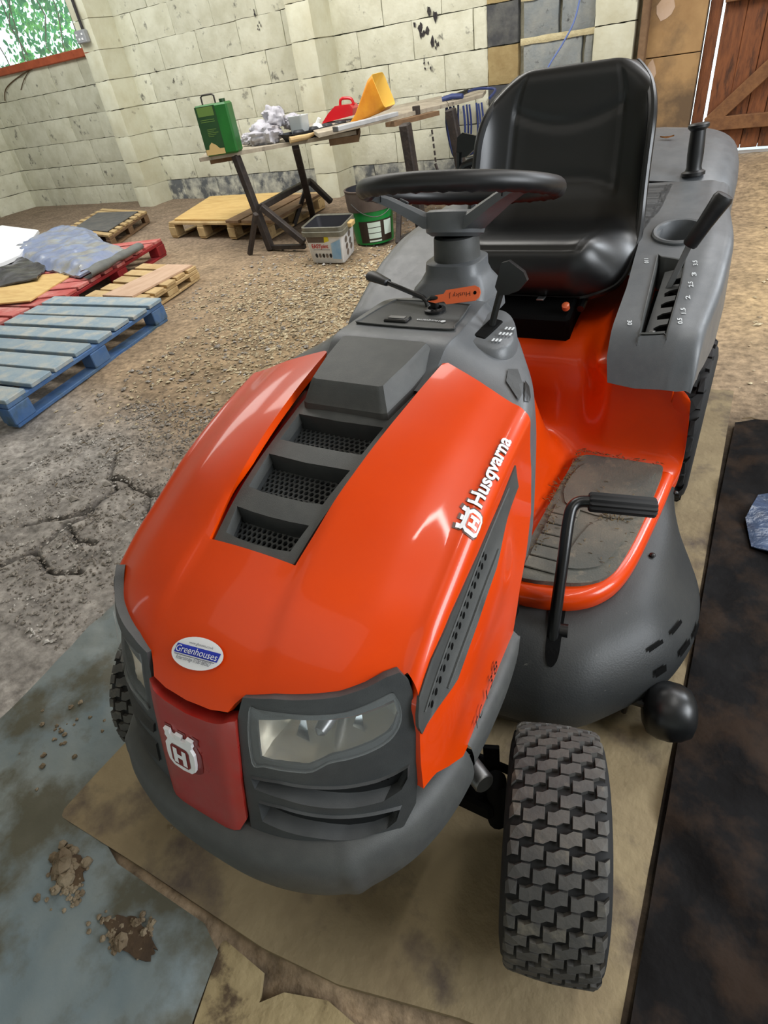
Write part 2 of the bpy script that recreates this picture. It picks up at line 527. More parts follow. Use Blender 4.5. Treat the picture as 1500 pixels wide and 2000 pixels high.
for i, h in enumerate(holes):
    hx = max(p[0] for p in h) + .004; y0 = min(p[1] for p in h) - .003; y1 = max(p[1] for p in h) + .006
    g = G(); pitch = .0088; r = pitch / math.sqrt(3); row = 0; y = y0
    while y < y1:
        x = -hx + (pitch / 2 if row % 2 else 0)
        while x < hx:
            q = len(g.v)
            for rad, dz in ((r, 0), (r * .70, 0), (r * .70, -.004)):
                for k in range(6):
                    a = PI / 6 + k * PI / 3
                    px, py = x + rad * math.cos(a), y + rad * math.sin(a)
                    P = S_panel(px, py); g.v.append((px, py, P.z - .026 + dz))
            for k in range(6):
                n = (k + 1) % 6
                g.f.append((q + k, q + n, q + 6 + n, q + 6 + k)); g.f.append((q + 6 + k, q + 6 + n, q + 12 + n, q + 12 + k))
            x += pitch
        y += pitch * .866; row += 1
    o = g.build('vent_mesh', 'dark_plastic', vent, smooth=0)
g = G()
for x0 in (-.088, .088):   # floor of the notch, dark
    pass
g.add([S_panel(-.10, .35) - Vector((0, 0, .05)), S_panel(.10, .35) - Vector((0, 0, .05)), S_panel(.10, .745) - Vector((0, 0, .05)), S_panel(-.10, .745) - Vector((0, 0, .05))], [(0, 1, 2, 3)])
g.build('vent_tray', 'black_matt', vent, smooth=0)
g = G()
for sg in (1, -1):
    path = [Vector((sg * (.0685 + (.0885 - .0685) * sstep(.34, .62, y)), y, hood_top(.08, y) - .012 - .012 * sstep(.36, .6, y))) for y in np.linspace(.36, .74, 14)]
    rr = [[p + Vector((sg * dx, 0, dz)) for dx, dz in ((0, .004), (.022 + .002, -.002), (.022, -.012), (0, -.012))] for p in path]
    g.loft(rr, True, True)
g.build('notch_floor', 'red_dark', vent, smooth=40)
# raised cover
base = [(.066, .598), (.080, .66), (.084, .742)]
rings = []
for (f, dz) in ((0, -.006), (.05, .004), (.2, .007), (.75, .026), (.92, .031), (1.0, .0325)):
    lo = [(-.073, .598), (.073, .598), (.084, .66), (.087, .748), (-.087, .748), (-.084, .66)]
    hi = [(-.060, .618), (.060, .618), (.070, .68), (.075, .738), (-.075, .738), (-.070, .68)]
    pl = [(a[0] + (b[0] - a[0]) * f, a[1] + (b[1] - a[1]) * f) for a, b in zip(lo, hi)]
    cut = []
    for i in range(6):
        p_, q_, r_ = pl[i - 1], pl[i], pl[(i + 1) % 6]
        for w_ in (.14, .05): cut.append((q_[0] + (p_[0] - q_[0]) * w_, q_[1] + (p_[1] - q_[1]) * w_))
        for w_ in (.05, .14): cut.append((q_[0] + (r_[0] - q_[0]) * w_, q_[1] + (r_[1] - q_[1]) * w_))
    pl = [(cut[i][0] + (cut[(i + 1) % 24][0] - cut[i][0]) * j / 3, cut[i][1] + (cut[(i + 1) % 24][1] - cut[i][1]) * j / 3) for i in range(24) for j in range(3)]
    rings.append([Vector((x, y, hood_top(0, y) - .010 + dz)) for x, y in pl])
g = G(); g.loft(rings, True)
q = len(g.v); n = len(rings[-1]); g.v.append(tuple(Vector((0, .68, hood_top(0, .68) - .010 + .034))))
g.f += [(q - n + i, q - n + (i + 1) % n, q) for i in range(n)]
g.build('filter_cover', 'grey_plastic', vent, smooth=28)
g = G(); random.seed(3)
for i in range(26):
    x = random.uniform(-.03, .035); y = random.uniform(.360, .372); P = S_panel(x, y) - Vector((0, 0, .022))
    d = Vector((random.uniform(-1, 1), random.uniform(-.4, .6), random.uniform(.0, .7))) * .007
    g.tube([P, P + d * .5 + Vector((0, 0, .001)), P + d], [.0006, .0005, .0002], 4)
stuff(g.build('grass_clippings', 'straw', vent, smooth=0))

# decals on the bonnet
def on_hood(s0, s1, y0, y1, lift=.0016, sg=1):
    def fn(a, b):
        s = s0 + (s1 - s0) * b; y = y0 + (y1 - y0) * a
        h = 1e-3
        n = (S_hood(sg * s + h, y) - S_hood(sg * s - h, y)).cross(S_hood(sg * s, y + h) - S_hood(sg * s, y - h)).normalized()
        return S_hood(sg * s, y) + n * lift
    return fn
def crest_shapes():
    """crown over a shield ring with an H: unit box x -0.5..0.5, y 0 (bottom) .. 1.3 (top)"""
    outer = [(-.30, .02), (0, -.02), (.30, .02), (.44, .16), (.48, .36), (.48, .74), (.38, .90), (.46, 1.0), (.44, 1.10), (.48, 1.20), (.28, 1.22), (.27, 1.09), (.09, 1.04), (.11, 1.18), (-.11, 1.18), (-.09, 1.04), (-.27, 1.09), (-.28, 1.22), (-.48, 1.20), (-.44, 1.10), (-.46, 1.0), (-.38, .90), (-.48, .74), (-.48, .36), (-.44, .16)]
    inner = [(-.22, .14), (.22, .14), (.31, .25), (.31, .72), (.24, .82), (-.24, .82), (-.31, .72), (-.31, .25)]
    H = [(-.22, .22), (-.08, .22), (-.08, .42), (.08, .42), (.08, .22), (.22, .22), (.22, .74), (.08, .74), (.08, .55), (-.08, .55), (-.08, .74), (-.22, .74)]
    return outer, inner, H
def mesh_poly(polys, fn, name, mat, parent, cuts=5):
    g = G()
    for pl in polys:
        bm = bmesh.new(); vs = [bm.verts.new((p[0], p[1], 0)) for p in pl]
        for t in geometry.tessellate_polygon([[Vector((p[0], p[1], 0)) for p in pl]]): bm.faces.new([vs[i] for i in t])
        lo = min(p[1] for p in pl); hi = max(p[1] for p in pl)
        for k in range(cuts):
            bmesh.ops.bisect_plane(bm, geom=bm.verts[:] + bm.edges[:] + bm.faces[:], plane_co=(0, lo + (hi - lo) * (k + .5) / cuts, 0), plane_no=(0, 1, 0))
        bm.verts.index_update()
        g.add([fn(v.co.x, v.co.y) for v in bm.verts], [tuple(v.index for v in f.verts) for f in bm.faces]); bm.free()
    return g.build(name, mat, parent, smooth=0, fix=False)
outer, inner, Hs = crest_shapes()
f_edge = on_hood(1.172, .985, .505, .612, .0012)
t = text_on('brand_lettering', 'Husqvarna', on_hood(1.165, .995, .507, .618, .0020), 'white_decal', hood, .028, 8)
t['label'] = 'white Husqvarna lettering on the bonnet side'
text_on('lettering_outline', 'Husqvarna', on_hood(1.165, .995, .507, .618, .0012), 'decal_edge', hood, .060, 8)
cf = lambda l: (lambda a, b: on_hood(1.262, .985, .470, .502, l)(a + .5, b / 1.2))
mesh_poly([[(x * 1.14, (y - .6) * 1.10 + .6) for x, y in outer]], cf(.0010), 'emblem_outline', 'decal_edge', hood)
mesh_poly([outer], cf(.0016), 'side_emblem', 'white_decal', hood)['label'] = 'white crown emblem decal'
mesh_poly([inner], cf(.0021), 'emblem_field', 'orange_trim', hood)
mesh_poly([Hs], cf(.0026), 'emblem_letter', 'white_decal', hood)
for w_, y0_, y1_ in (('TC', .385, .412), ('138', .428, .472)):
    t = text_on('model_lettering', w_, on_hood(1.815, 1.772, y0_, y1_, .0045), 'black_print', hood, .0, 3, 1.3)
    t['label'] = 'black ' + w_ + ' model lettering low on the side'
# dealer sticker
def stk(lift):
    def fn(a, b):   # a,b in -1..1
        u = Vector((.0385 * a, 0)); 
        x = -.001 + .0385 * a + .003 * b; y = .2295 + .0035 * a + .0155 * b * 1.0
        h = 1e-3
        n = (Vector((h * 2, 0, hood_top(x + h, y) - hood_top(x - h, y)))).cross(Vector((0, h * 2, hood_top(x, y + h) - hood_top(x, y - h)))).normalized()
        return Vector((x, y, hood_top(x, y))) + n * lift
    return fn
def grid_disc(fn, name, mat, parent):
    g = G(); n = 40; rings = []
    for r in (1, .8, .6, .4, .2, .01): rings.append([fn(r * math.cos(2 * PI * k / n), r * math.sin(2 * PI * k / n)) for k in range(n)])
    g.loft(rings, True); return g.build(name, mat, parent, smooth=0, fix=False)
sticker = grid_disc(stk(.0042), 'dealer_sticker', 'white_decal', hood)
sticker['label'] = 'white oval dealer sticker with blue lettering'
fs = stk(.0050); fs2 = stk(.0056)
mesh_poly([[(-.86, -.20), (.86, -.20), (.86, .36), (-.86, .36)]], fs, 'sticker_band', 'blue_print', sticker, 3)
text_on('sticker_name', 'Greenhouses', lambda a, b: fs2(-.82 + 1.64 * a, -.12 + .40 * b), 'white_decal', sticker, .0, 3)
text_on('sticker_web', 'www.ghouses.co.uk', lambda a, b: fs2(-.42 + .95 * a, .47 + .16 * b), 'grey_print', sticker, 0, 1)
text_on('sticker_phone', 'Robertsbridge 01580 880567', lambda a, b: fs2(-.66 + 1.36 * a, -.56 + .22 * b), 'grey_print', sticker, 0, 1)
mesh_poly([[(-.8, -.30), (.8, -.30), (.8, -.26), (-.8, -.26)]], fs2, 'sticker_line', 'grey_print', sticker, 1)

# ------------------------------------------------------------------ front: mask, headlights, red badge panel, slots
lens_r = [(.089, .604), (.10, .6085), (.133, .609), (.168, .607), (.193, .606), (.216, .610), (.230, .613), (.235, .606), (.239, .592), (.240, .572), (.233, .554), (.218, .546), (.198, .543), (.178, .542), (.159, .531), (.138, .531), (.106, .532), (.088, .533)]
lens_in = [(.105, .590), (.14, .596), (.17, .594), (.195, .593), (.215, .595), (.226, .597), (.230, .580), (.226, .562), (.212, .556), (.195, .553), (.178, .551), (.157, .541), (.135, .540), (.106, .543)]
lens_r = smoothpoly(lens_r, 60)
lens_in = [(.166 + (a - .166) * 1.13, .567 + (b - .567) * 1.14) for a, b in lens_in]
slot1 = [(.084, .508), (.12, .511), (.16, .506), (.195, .500), (.220, .497), (.235, .498), (.246, .501), (.246, .484), (.241, .470), (.226, .463), (.198, .467), (.165, .476), (.125, .487), (.088, .492)]
slot2 = [(.090, .470), (.12, .470), (.155, .461), (.185, .453), (.211, .446), (.229, .441), (.240, .437), (.237, .420), (.228, .413), (.210, .411), (.185, .415), (.155, .424), (.12, .431), (.092, .438)]
mask_r = [(.0725, .592), (.079, .617), (.115, .623), (.155, .624), (.186, .624), (.209, .627), (.225, .632), (.236, .632), (.244, .619), (.248, .604), (.2535, .558), (.2548, .520), (.256, .468), (.255, .430), (.245, .400), (.20, .385), (.13, .385), (.0705, .385), (.0705, .43), (.0712, .504), (.0722, .56)]
for sg in (1, -1):
    fl = lambda P: [(sg * a, b) for a, b in P]
    mk = patch(S_front, fl(mask_r), (.010, .010), .012, [fl(lens_r), fl(slot1), fl(slot2)], off=-.004).build('front_mask', 'dark_plastic', mower, smooth=40)
    mk['label'] = 'dark grey front mask round the headlight'
    # headlight: bezel rim, clear lens, reflector bowl
    hl = patch(S_front, fl(lens_r), (.010, .008), .003, [fl(lens_in)], off=-.006).build('headlight_bezel', 'dark_plastic', mower, smooth=40)
    g = G()
    big = fl(lens_r); small = fl(lens_in)
    back = lambda p, d: S_front(*p) + Vector((-sg * d * .3, d, -.01))
    ctr = (sg * .165, .567)
    rg = []
    for f, d in ((1.03, .009), (.94, .03), (.7, .055), (.4, .068), (.08, .07)):
        rg.append([back((ctr[0] + (p[0] - ctr[0]) * f, ctr[1] + (p[1] - ctr[1]) * f), d) for p in dense(small, (.012, .01))])
    g.loft(rg, True)
    rf = g.build('reflector', 'reflector', hl, smooth=25)
    g = G(); bc = back(ctr, .040); g.lathe([(.001, -.022), (.007, -.018), (.009, -.006), (.009, .02), (.013, .024), (.013, .03)], bc, (0, 1, 0), 14)
    g.build('bulb', 'steel', hl)
    g = G()
    for q in (-.028, .030): 
        o = back((ctr[0] + sg * q, .560), .03)
        g = G(); g.add([o + Vector((-.010, 0, -.014)), o + Vector((.010, 0, -.014)), o + Vector((.003, .012, .012)), o + Vector((-.003, .012, .012))], [(0, 1, 2, 3)])
        g.build('reflector_facet', 'chrome', hl, smooth=0)
    patch(S_front, fl(lens_r), (.010, .008), .0015, off=-.001).build('headlight_lens', 'lens', hl, smooth=60)
    # slots: recessed louvre behind each opening with a dark perforated band
    for k, sl in enumerate((slot1, slot2)):
        sd = dense(fl(sl), (.01, .008)); g = G()
        g.loft([[S_front(*p) + Vector((0, .001, 0)) for p in sd], [S_front(p[0], p[1]) + Vector((0, .022, .003)) for p in sd]], True)
        lv = g.build('slot_wall', 'dark_plastic', mk, smooth=30)
        g = patch(lambda x, z: S_front(x, z) + Vector((0, .02, .003)), fl(sl), (.012, .008), 0)
        g.build('slot_back', 'black_plastic', mk, smooth=30)
        g = G(); zc = lambda a: np.interp(a, [.085, .12, .16, .195, .22, .24], ([.500, .501, .494, .487, .484, .486] if k == 0 else [.458, .455, .446, .438, .432, .430]))
        for i in range(26):
            a = .092 + i * .0056
            if a > (.226 if k == 0 else .215): break
            for rw in (0, 1):
                P = S_front(sg * (a + .0028 * rw), zc(a) + .004 - .006 * rw) + Vector((0, .0175, 0))
                q = len(g.v); g.v += [tuple(P + Vector((.0023 * math.cos(j * PI / 3), -.001, .0026 * math.sin(j * PI / 3)))) for j in range(6)]
                g.f.append(tuple(range(q, q + 6)))
        g.build('slot_mesh', 'black_matt', mk, smooth=0)
# red badge panel with chamfered sides
def S_badge(x, z): return S_front(x, z) - Vector((0, .007 * (1 - sstep(.052, .072, abs(x))), 0))
bp = [(-.0715, .588), (-.035, .580), (0, .577), (.035, .580), (.0715, .588), (.0715, .55), (.0700, .49), (.069, .432), (.060, .415), (.03, .408), (0, .405), (-.03, .408), (-.060, .415), (-.069, .432), (-.0700, .49), (-.0715, .55)]
badge = patch(S_badge, bp, (.009, .012), .02).build('badge_panel', 'red_panel', mower, smooth=30)
badge['label'] = 'dusty red badge panel between the headlights'
bf = lambda l: (lambda a, b: S_badge(-.016 + .052 * a, .487 + .0455 * b) - Vector((0, l, 0)))
g = G()
for lyr in (.003, .009):
    pass
mesh_poly([[(x * 1.22 + .06, (y - .6) * 1.12 + .6) for x, y in outer]], bf(.0006), 'emblem_shadow_plate', 'red_dark', badge)
e = G(); pts = outer
e.loft([[bf(.001)(*p) for p in pts], [bf(.005)(*p) for p in pts]], True)
e.build('emblem_edge', 'white_decal', badge, smooth=20)
mesh_poly([outer], bf(.005), 'front_emblem', 'white_decal', badge)['label'] = 'raised white crown emblem with an H'
mesh_poly([inner], bf(.0056), 'emblem_field', 'red_dark', badge)
mesh_poly([Hs], bf(.0062), 'emblem_letter', 'white_decal', badge)

# ------------------------------------------------------------------ bumper wrapping the nose, and the side skirts
bpath = [(0, .108), (.06, .110), (.11, .118), (.155, .132), (.19, .150), (.222, .180), (.250, .225), (.268, .275), (.277, .32), (.281, .362)]
bfull = [(-a, b) for a, b in reversed(bpath[1:])] + bpath
bp_s = catmull(bfull, 151)
def bump_sec(p, nrm, a, seam=1.0):
    """cross-section outward from the body: profile of (outward, z)"""
    e = sstep(.20, .281, abs(p[0]))
    top = .410 - .010 * e
    prof = [(-.055, top + .004), (-.030, top + .003), (-.014, top - .003), (-.005, top - .016), (0, top - .036), (.0015, top - .060), (-.001, top - .082), (-.008, top - .097 + .02 * e), (-.022, top - .104 + .03 * e), (-.045, top - .100 + .03 * e)]
    k = math.exp(-((abs(p[0]) - .205) / .009) ** 2)
    return [Vector((p[0] + nrm[0] * (o + (.0045 * k if 2 < i < 7 else 0)), p[1] + nrm[1] * (o + (.0045 * k if 2 < i < 7 else 0)), z)) for i, (o, z) in enumerate(prof)]
def sweep(P, fn):
    rings = []
    for i in range(len(P)):
        d = P[min(i + 1, len(P) - 1)] - P[max(i - 1, 0)]; d = d / np.linalg.norm(d)
        rings.append(fn(P[i], (d[1], -d[0]), i / (len(P) - 1)))
    return rings
g = G(); g.loft(sweep(bp_s, bump_sec), False); g.build('bumper', 'grey_plastic', mower, smooth=50)
for sg in (1, -1):
    sk = catmull([(.281, .366, .335, .402), (.285, .42, .340, .408), (.288, .48, .358, .418), (.287, .53, .385, .424), (.283, .556, .412, .426)], 16)
    rings = []
    for x, y, z0, z1 in sk:
        pr = [(-.020, z1 + .004), (-.010, z1 + .002), (-.002, z1 - .006), (.001, z0 + (z1 - z0) * .6), (.001, z0 + (z1 - z0) * .3), (-.004, z0 + .004), (-.016, z0)]
        rings.append([Vector((sg * (x + o), y, z)) for o, z in pr])
    g = G(); g.loft(rings, False); q = g.v[-7:]; 
    o = len(g.v); g.v.append(tuple(sum((Vector(v) for v in q), Vector()) / 7)); g.f += [(o - 7 + i, o - 6 + i, o) for i in range(6)]
    g.build('side_skirt', 'grey_plastic', mower, smooth=50)['label'] = 'lighter grey skirt under the bonnet side'
# inner side liner so nothing shows under the bonnet
g = G()
for sg in (1, -1):
    g.loft([[Vector((sg * .235, y, z)) for z in (.30, .45, .60)] for y in (.30, .45, .60, .70)], False)
g.box((0, .47, .40), (.36, .42, .26), bev=.02)
g.build('engine_block', 'black_matt', mower)
# ------------------------------------------------------------------ dash console
def console_sec(hw, zp, zs, wp, zb):
    return [(0, zp), (wp * .5, zp), (wp * .92, zp - .001), (wp, zp - .006), (wp + (hw - wp) * .45, zp - .4 * (zp - zs) - .004), (wp + (hw - wp) * .85, zp - .72 * (zp - zs)), (hw - .003, zs + .004), (hw + .002, zs - .02), (hw + .006, zs - .09), (hw + .004, zb + .08), (hw - .01, zb)]
CS = [(.665, .244, .762, .690, .100, .40), (.70, .245, .770, .708, .104, .40), (.745, .238, .797, .716, .108, .38), (.80, .220, .799, .720, .108, .36), (.86, .192, .799, .724, .104, .34), (.92, .158, .797, .732, .098, .33), (.96, .132, .786, .732, .088, .33), (1.01, .100, .762, .722, .072, .33), (1.055, .080, .74, .70, .06, .33)]
def console_grid():
    ys = [c[0] for c in CS]; out = []
    for y in np.linspace(ys[0], ys[-1], 44):
        p = [hermite(y, ys, [c[k] for c in CS]) for k in range(1, 6)]
        sec = catmull(console_sec(p[0], p[1], p[2], p[3], p[4]), 46)
        row = [Vector((-a, y, b)) for a, b in reversed(sec[1:])] + [Vector((a, y, b)) for a, b in sec]
        out.append(row)
    return out
g = G(); g.loft(console_grid(), False)
q = len(g.v) - 91; o = len(g.v); g.v.append((0, 1.055, .5)); g.f += [(q + i, q + i + 1, o) for i in range(90)]
dash = g.build('dash_console', 'fender_grey', mower, smooth=40)
dash['label'] = 'grey dashboard console behind the bonnet'
# inset panel on the dash
ins = smoothpoly([(-.075, .797), (.078, .795), (.088, .815), (.080, .885), (.066, .900), (-.05, .905), (-.070, .895), (-.084, .815)], 40)
g = patch(lambda x, y: Vector((x, y, .8015)), ins, (.02, .02), .003); dp = g.build('dash_panel', 'grey_plastic', dash, smooth=30)
g = G(); g.tube([(x, y, .8015) for x, y in ins], .0016, 6, closed=True); g.build('panel_border', 'dark_plastic', dp)
g = G(); g.box((-.018, .818, .803), (.044, .022, .006), bev=.002); hm = g.build('hour_meter', 'black_plastic', dp)
g = G(); g.box((-.018, .818, .8065), (.030, .010, .001)); g.build('meter_window', 'steel', hm)
text_on('dash_lettering', 'Husqvarna', plane_fn((.058, .824, .8032), (-1, 0, 0), (0, -1, 0), .042, .006), 'mark_white', dp, .01, 1)
mesh_poly([circle(0, 0, .0045, .0045, 12)], plane_fn((.064, .821, .8032), (1, 0, 0), (0, 1, 0), 1, 1), 'dash_emblem', 'mark_white', dp, 1)
g = G(); g.lathe([(.0, -.004), (.018, -.004), (.018, .004), (.014, .006), (.012, .006), (.012, .001), (.0, .001)], (.030, .864, .802), n=24); ign = g.build('ignition_switch', 'black_plastic', dp)
# choke and throttle lever reaching to the left
g = G(); g.tube([(.010, .880, .797), (.004, .886, .809), (-.004, .890, .814), (-.100, .928, .826)], .0042, 10); lv = g.build('throttle_lever', 'black_metal', dash)
g = G(); d = Vector((-.096, .038, .012)).normalized(); c0 = Vector((-.090, .924, .825))
X, Y, Z = frame(d, (0, 0, 1)); rings = []
for t, a, b in ((0, .003, .004), (.002, .006, .009), (.02, .007, .011), (.045, .009, .014), (.052, .008, .012), (.056, .003, .005)):
    rings.append([c0 + d * t + X * (a * math.cos(2 * PI * k / 14)) + Y * (b * math.sin(2 * PI * k / 14)) for k in range(14)])
g.loft(rings, True, True); g.build('lever_handle', 'grip', lv)
# right lever pod with white marks
pod = G(); rings = []
for f, dz in ((1.0, -.040), (1.0, -.012), (.93, .004), (.84, .008)):
    pl = [(.098, .800), (.150, .785), (.178, .810), (.172, .870), (.140, .930), (.112, .935), (.100, .88)]
    cx, cy = .138, .862
    pl = smoothpoly([(cx + (a - cx) * f, cy + (b - cy) * f) for a, b in pl], 28)
    rings.append([Vector((a, b, .780 + dz - .18 * (a - .10))) for a, b in pl])
pod.loft(rings, True); n = 28; q = len(pod.v); pod.v.append((.138, .862, .780)); pod.f += [(q - n + i, q - n + (i + 1) % n, q) for i in range(n)]
pd = pod.build('lever_pod', 'fender_grey', dash, smooth=45)
ax = (Vector((.9, -.05, -.16)).normalized(), Vector((.05, 1, 0)).normalized(), Vector((.17, 0, .98)).normalized())
g = G(); g.box((.128, .852, .7815), (.022, .075, .006), ax, .002); g.build('lever_slot', 'black_matt', pd)
g = G(); g.tube([(.128, .860, .770), (.133, .872, .802), (.140, .886, .838)], [.006, .0055, .006], 10); lr = g.build('cutting_lever', 'black_metal', dash)
g = G(); hd = [(0, 0), (.008, .036), (.020, .040), (.045, .026), (.052, .014), (.040, -.002), (.022, -.010), (.008, -.012)]
g.prism(hd, (.131, .878, .840), (.99, -.05, -.05), (.05, .1, .99), (-.05, .98, -.1), .016, .3); g.build('lever_handle', 'black_plastic', lr, smooth=30)
for i, (dx, dy) in enumerate(((.150, .808), (.152, .834), (.154, .856))):
    g = G()
    z = .7905 - .18 * (dx - .10)
    for j in range(3 + i % 2):
        flat([(0, 0), (.003, 0), (.003, .010), (0, .010)], (dx + .005 * j, dy + .002 * j, z - .0009 * j + .001), (.98, 0, -.17), (0, 1, 0), g)
    g.build('lever_mark', 'mark_white', pd, smooth=0)
# leaf-shaped hollow on the flank, its shade painted as flat dark patches
def flank(u, v):
    # right flank of the console: u along y, v down
    ys = [c[0] for c in CS]; p = [hermite(u, ys, [c[k] for c in CS]) for k in range(1, 6)]
    sec = np.array(console_sec(*p)); i = v
    k = int(i); f = i - k
    a = sec[k] + (sec[min(k + 1, len(sec) - 1)] - sec[k]) * f
    return Vector((a[0], u, a[1]))
g = patch(flank, [(.722, 5.0), (.745, 4.55), (.775, 4.5), (.790, 4.8), (.765, 4.95), (.742, 5.1)], (.012, .2), 0, off=-.003)
fl_ = g.build('flank_hollow_dark', 'dark_plastic', dash, smooth=0)
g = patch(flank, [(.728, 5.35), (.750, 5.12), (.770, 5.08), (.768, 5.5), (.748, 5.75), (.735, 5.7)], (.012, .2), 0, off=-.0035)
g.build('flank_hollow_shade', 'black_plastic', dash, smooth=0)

# ------------------------------------------------------------------ steering column and wheel
def rrect(hx, hy, r, n=6):
    out = []
    for cx, cy, a0 in ((hx - r, hy - r, 0), (-hx + r, hy - r, PI / 2), (-hx + r, -hy + r, PI), (hx - r, -hy + r, 1.5 * PI)):
        for k in range(n + 1): out.append((cx + r * math.cos(a0 + k * PI / 2 / n), cy + r * math.sin(a0 + k * PI / 2 / n)))
    return out
g = G(); rings = []
for z, hx, hy, r, yc in ((.745, .082, .068, .02, 1.012), (.774, .079, .064, .02, 1.016), (.776, .074, .060, .022, 1.018), (.796, .070, .057, .026, 1.022), (.808, .060, .052, .030, 1.026), (.820, .054, .050, .034, 1.030), (.836, .0535, .0495, .036, 1.032), (.838, .050, .047, .036, 1.032)):
    rings.append([Vector((x, y + yc, z)) for x, y in rrect(hx, hy, r)])
g.loft(rings, True, True); col_ = g.build('steering_column', 'fender_grey', mower, smooth=40)
g = G(); g.lathe([(.0435, .830), (.0425, .850), (.041, .874), (.040, .876), (.030, .878)], (0, 1.034, 0), n=32); g.build('column_sleeve', 'grey_plastic', col_)
g = G(); g.tube([(-.074, .952, .7755), (.074, .952, .7755)], .0012, 6); g.build('column_seam', 'black_matt', col_)
WC = Vector((.012, 1.03, .949)); TA = math.radians(15.5)
WX = Vector((1, 0, 0)); WY = Vector((0, math.cos(TA), -math.sin(TA))); WN = WX.cross(WY)
wheel = thing('steering_wheel', '', '', WC); del wheel['label']; del wheel['category']
wheel.parent = mower; wheel.matrix_parent_inverse = Matrix.Translation(-mower.location)
g = G(); rings = []; NS = 120
for i in range(NS + 1):
    a = 2 * PI * i / NS; rad = WX * math.cos(a) + WY * math.sin(a); ring = []
    for k in range(16):
        b = 2 * PI * k / 16; rr = .0145
        bumpy = .0022 * abs(math.sin(a * 24)) if -2.6 < b - 2 * PI < -.9 or 3.7 < b < 5.6 else 0
        ring.append(WC + rad * (.165 + (rr * .95 - bumpy) * math.cos(b)) + WN * ((rr * 1.05 - bumpy) * math.sin(b)))
    rings.append(ring)
g.loft(rings, True); g.build('rim', 'grip', wheel, smooth=60)
hubc = Vector((0, 1.036, .902))
g = G(); g.lathe([(.040, -.028), (.050, -.022), (.053, -.004), (.052, .010), (.046, .014), (.0, .014)], hubc, WN, 32, sx=1.05); hb = g.build('hub', 'fender_grey', wheel, smooth=35)
mesh_poly([[(x, y - .6) for x, y in outer]], plane_fn(hubc + WN * .0150, -WX, -WY, .03, .03), 'hub_emblem', 'mark_white', hb, 1)
for ang, in ((math.radians(195),), (math.radians(-28),), ):
    dirv = WX * math.cos(ang) + WY * math.sin(ang); side = WN.cross(dirv).normalized()
    g = G(); rings = []
    for t, w, h, lift in ((.030, .023, .014, .000), (.055, .022, .015, .002), (.080, .020, .013, .014), (.120, .017, .010, .032), (.150, .015, .008, .042), (.172, .014, .007, .044)):
        c = hubc + dirv * t + WN * (lift - .004)
        rings.append([c + side * (w * x) + WN * (h * z) for x, z in ((-1, -.9), (1, -.9), (1, .4), (.72, .9), (-.72, .9), (-1, .4))])
    g.loft(rings, True, True); sp = g.build('spoke', 'fender_grey', wheel, smooth=30)
    g = G(); c = hubc + dirv * .135 + WN * .042
    g.tube([c + side * .0172 - WN * .014, c + side * .0175 + WN * .001, c + side * .012 + WN * .006, c - side * .012 + WN * .006, c - side * .0175 + WN * .001, c - side * .0172 - WN * .014], .0008, 5); g.build('spoke_seam', 'black_matt', sp)
    g = G(); c = hubc + dirv * .095 + WN * .030; d2 = (dirv + WN * .42).normalized()
    g.box(c, (.012, .016, .004), (side, d2, d2.cross(side)), .001); g.build('spoke_recess', 'dark_plastic', sp)

# ------------------------------------------------------------------ seat
prof = catmull([(1.430, .628), (1.402, .640), (1.384, .668), (1.378, .705), (1.386, .738), (1.412, .757), (1.455, .758), (1.52, .748), (1.575, .743), (1.628, .750), (1.672, .778), (1.702, .826), (1.722, .886), (1.738, .950), (1.750, 1.005), (1.758, 1.046), (1.774, 1.066), (1.796, 1.062)], 96)
wid = catmull([(.150,), (.163,), (.178,), (.194,), (.210,), (.226,), (.238,), (.244,), (.245,), (.242,), (.238,), (.234,), (.231,), (.228,), (.219,), (.198,), (.170,), (.152,)], 96)[:, 0]
edge = catmull([(1.432, .630), (1.428, .634), (1.425, .640), (1.426, .646), (1.432, .652), (1.446, .660), (1.475, .674), (1.525, .696), (1.566, .722), (1.596, .750), (1.618, .782), (1.634, .826), (1.650, .882), (1.670, .940), (1.702, .984), (1.750, 1.020), (1.784, 1.044), (1.800, 1.056)], 96)
NV = 72; rings = []
for i in range(96):
    d = prof[min(i + 1, 95)] - prof[max(i - 1, 0)]; d /= np.linalg.norm(d); nx = np.array([-d[1], d[0]])   # toward the sitter
    ft = i / 95; row = []
    for j in range(NV + 1):
        v = -1 + 2 * j / NV; av = abs(v); w = wid[i]
        x = w * v * .945 + .005
        back_part = sstep(.50, .60, ft)
        h = max(0.0, (av - .56) / .44) ** 2.3
        cy, cz = prof[i] + (edge[i] - prof[i]) * h
        up = .006 * sstep(.45, .72, av) * (1 - sstep(.72, .95, av)) * sstep(.12, .40, ft) * (1 - sstep(.74, .93, ft))
        # sewn panel lines
        def gr(val, wdt, dep): return -dep * math.exp(-(val / wdt) ** 2)
        if .235 < ft < .47:
            up += gr(av - .64, .016, .0030) * sstep(.235, .30, ft) * (1 - sstep(.40, .47, ft))
        if av < .66:
            up += gr((ft - (.262 + .05 * max(0, av - .45) ** 1.5)), .006, .004)
        if ft > .60:
            up += gr(av - (.64 - .02 * ft), .020, .006) * sstep(.60, .66, ft) * (1 - sstep(.86, .92, ft))
            if av < .64: up += gr(ft - (.765 + .035 * (av / .64) ** 2), .011, .006)
            if av < .64: up += gr(ft - (.655 - .03 * (av / .64) ** 3), .010, .004)
        lean = .0 * sstep(.50, .72, ft) * math.exp(-((av - .80) / .18) ** 2) * (1 - sstep(.88, .98, ft))
        row.append(Vector((x, cy + nx[0] * up - lean, cz + nx[1] * up)))
    rings.append(row)
g = G(); g.loft(rings, False)
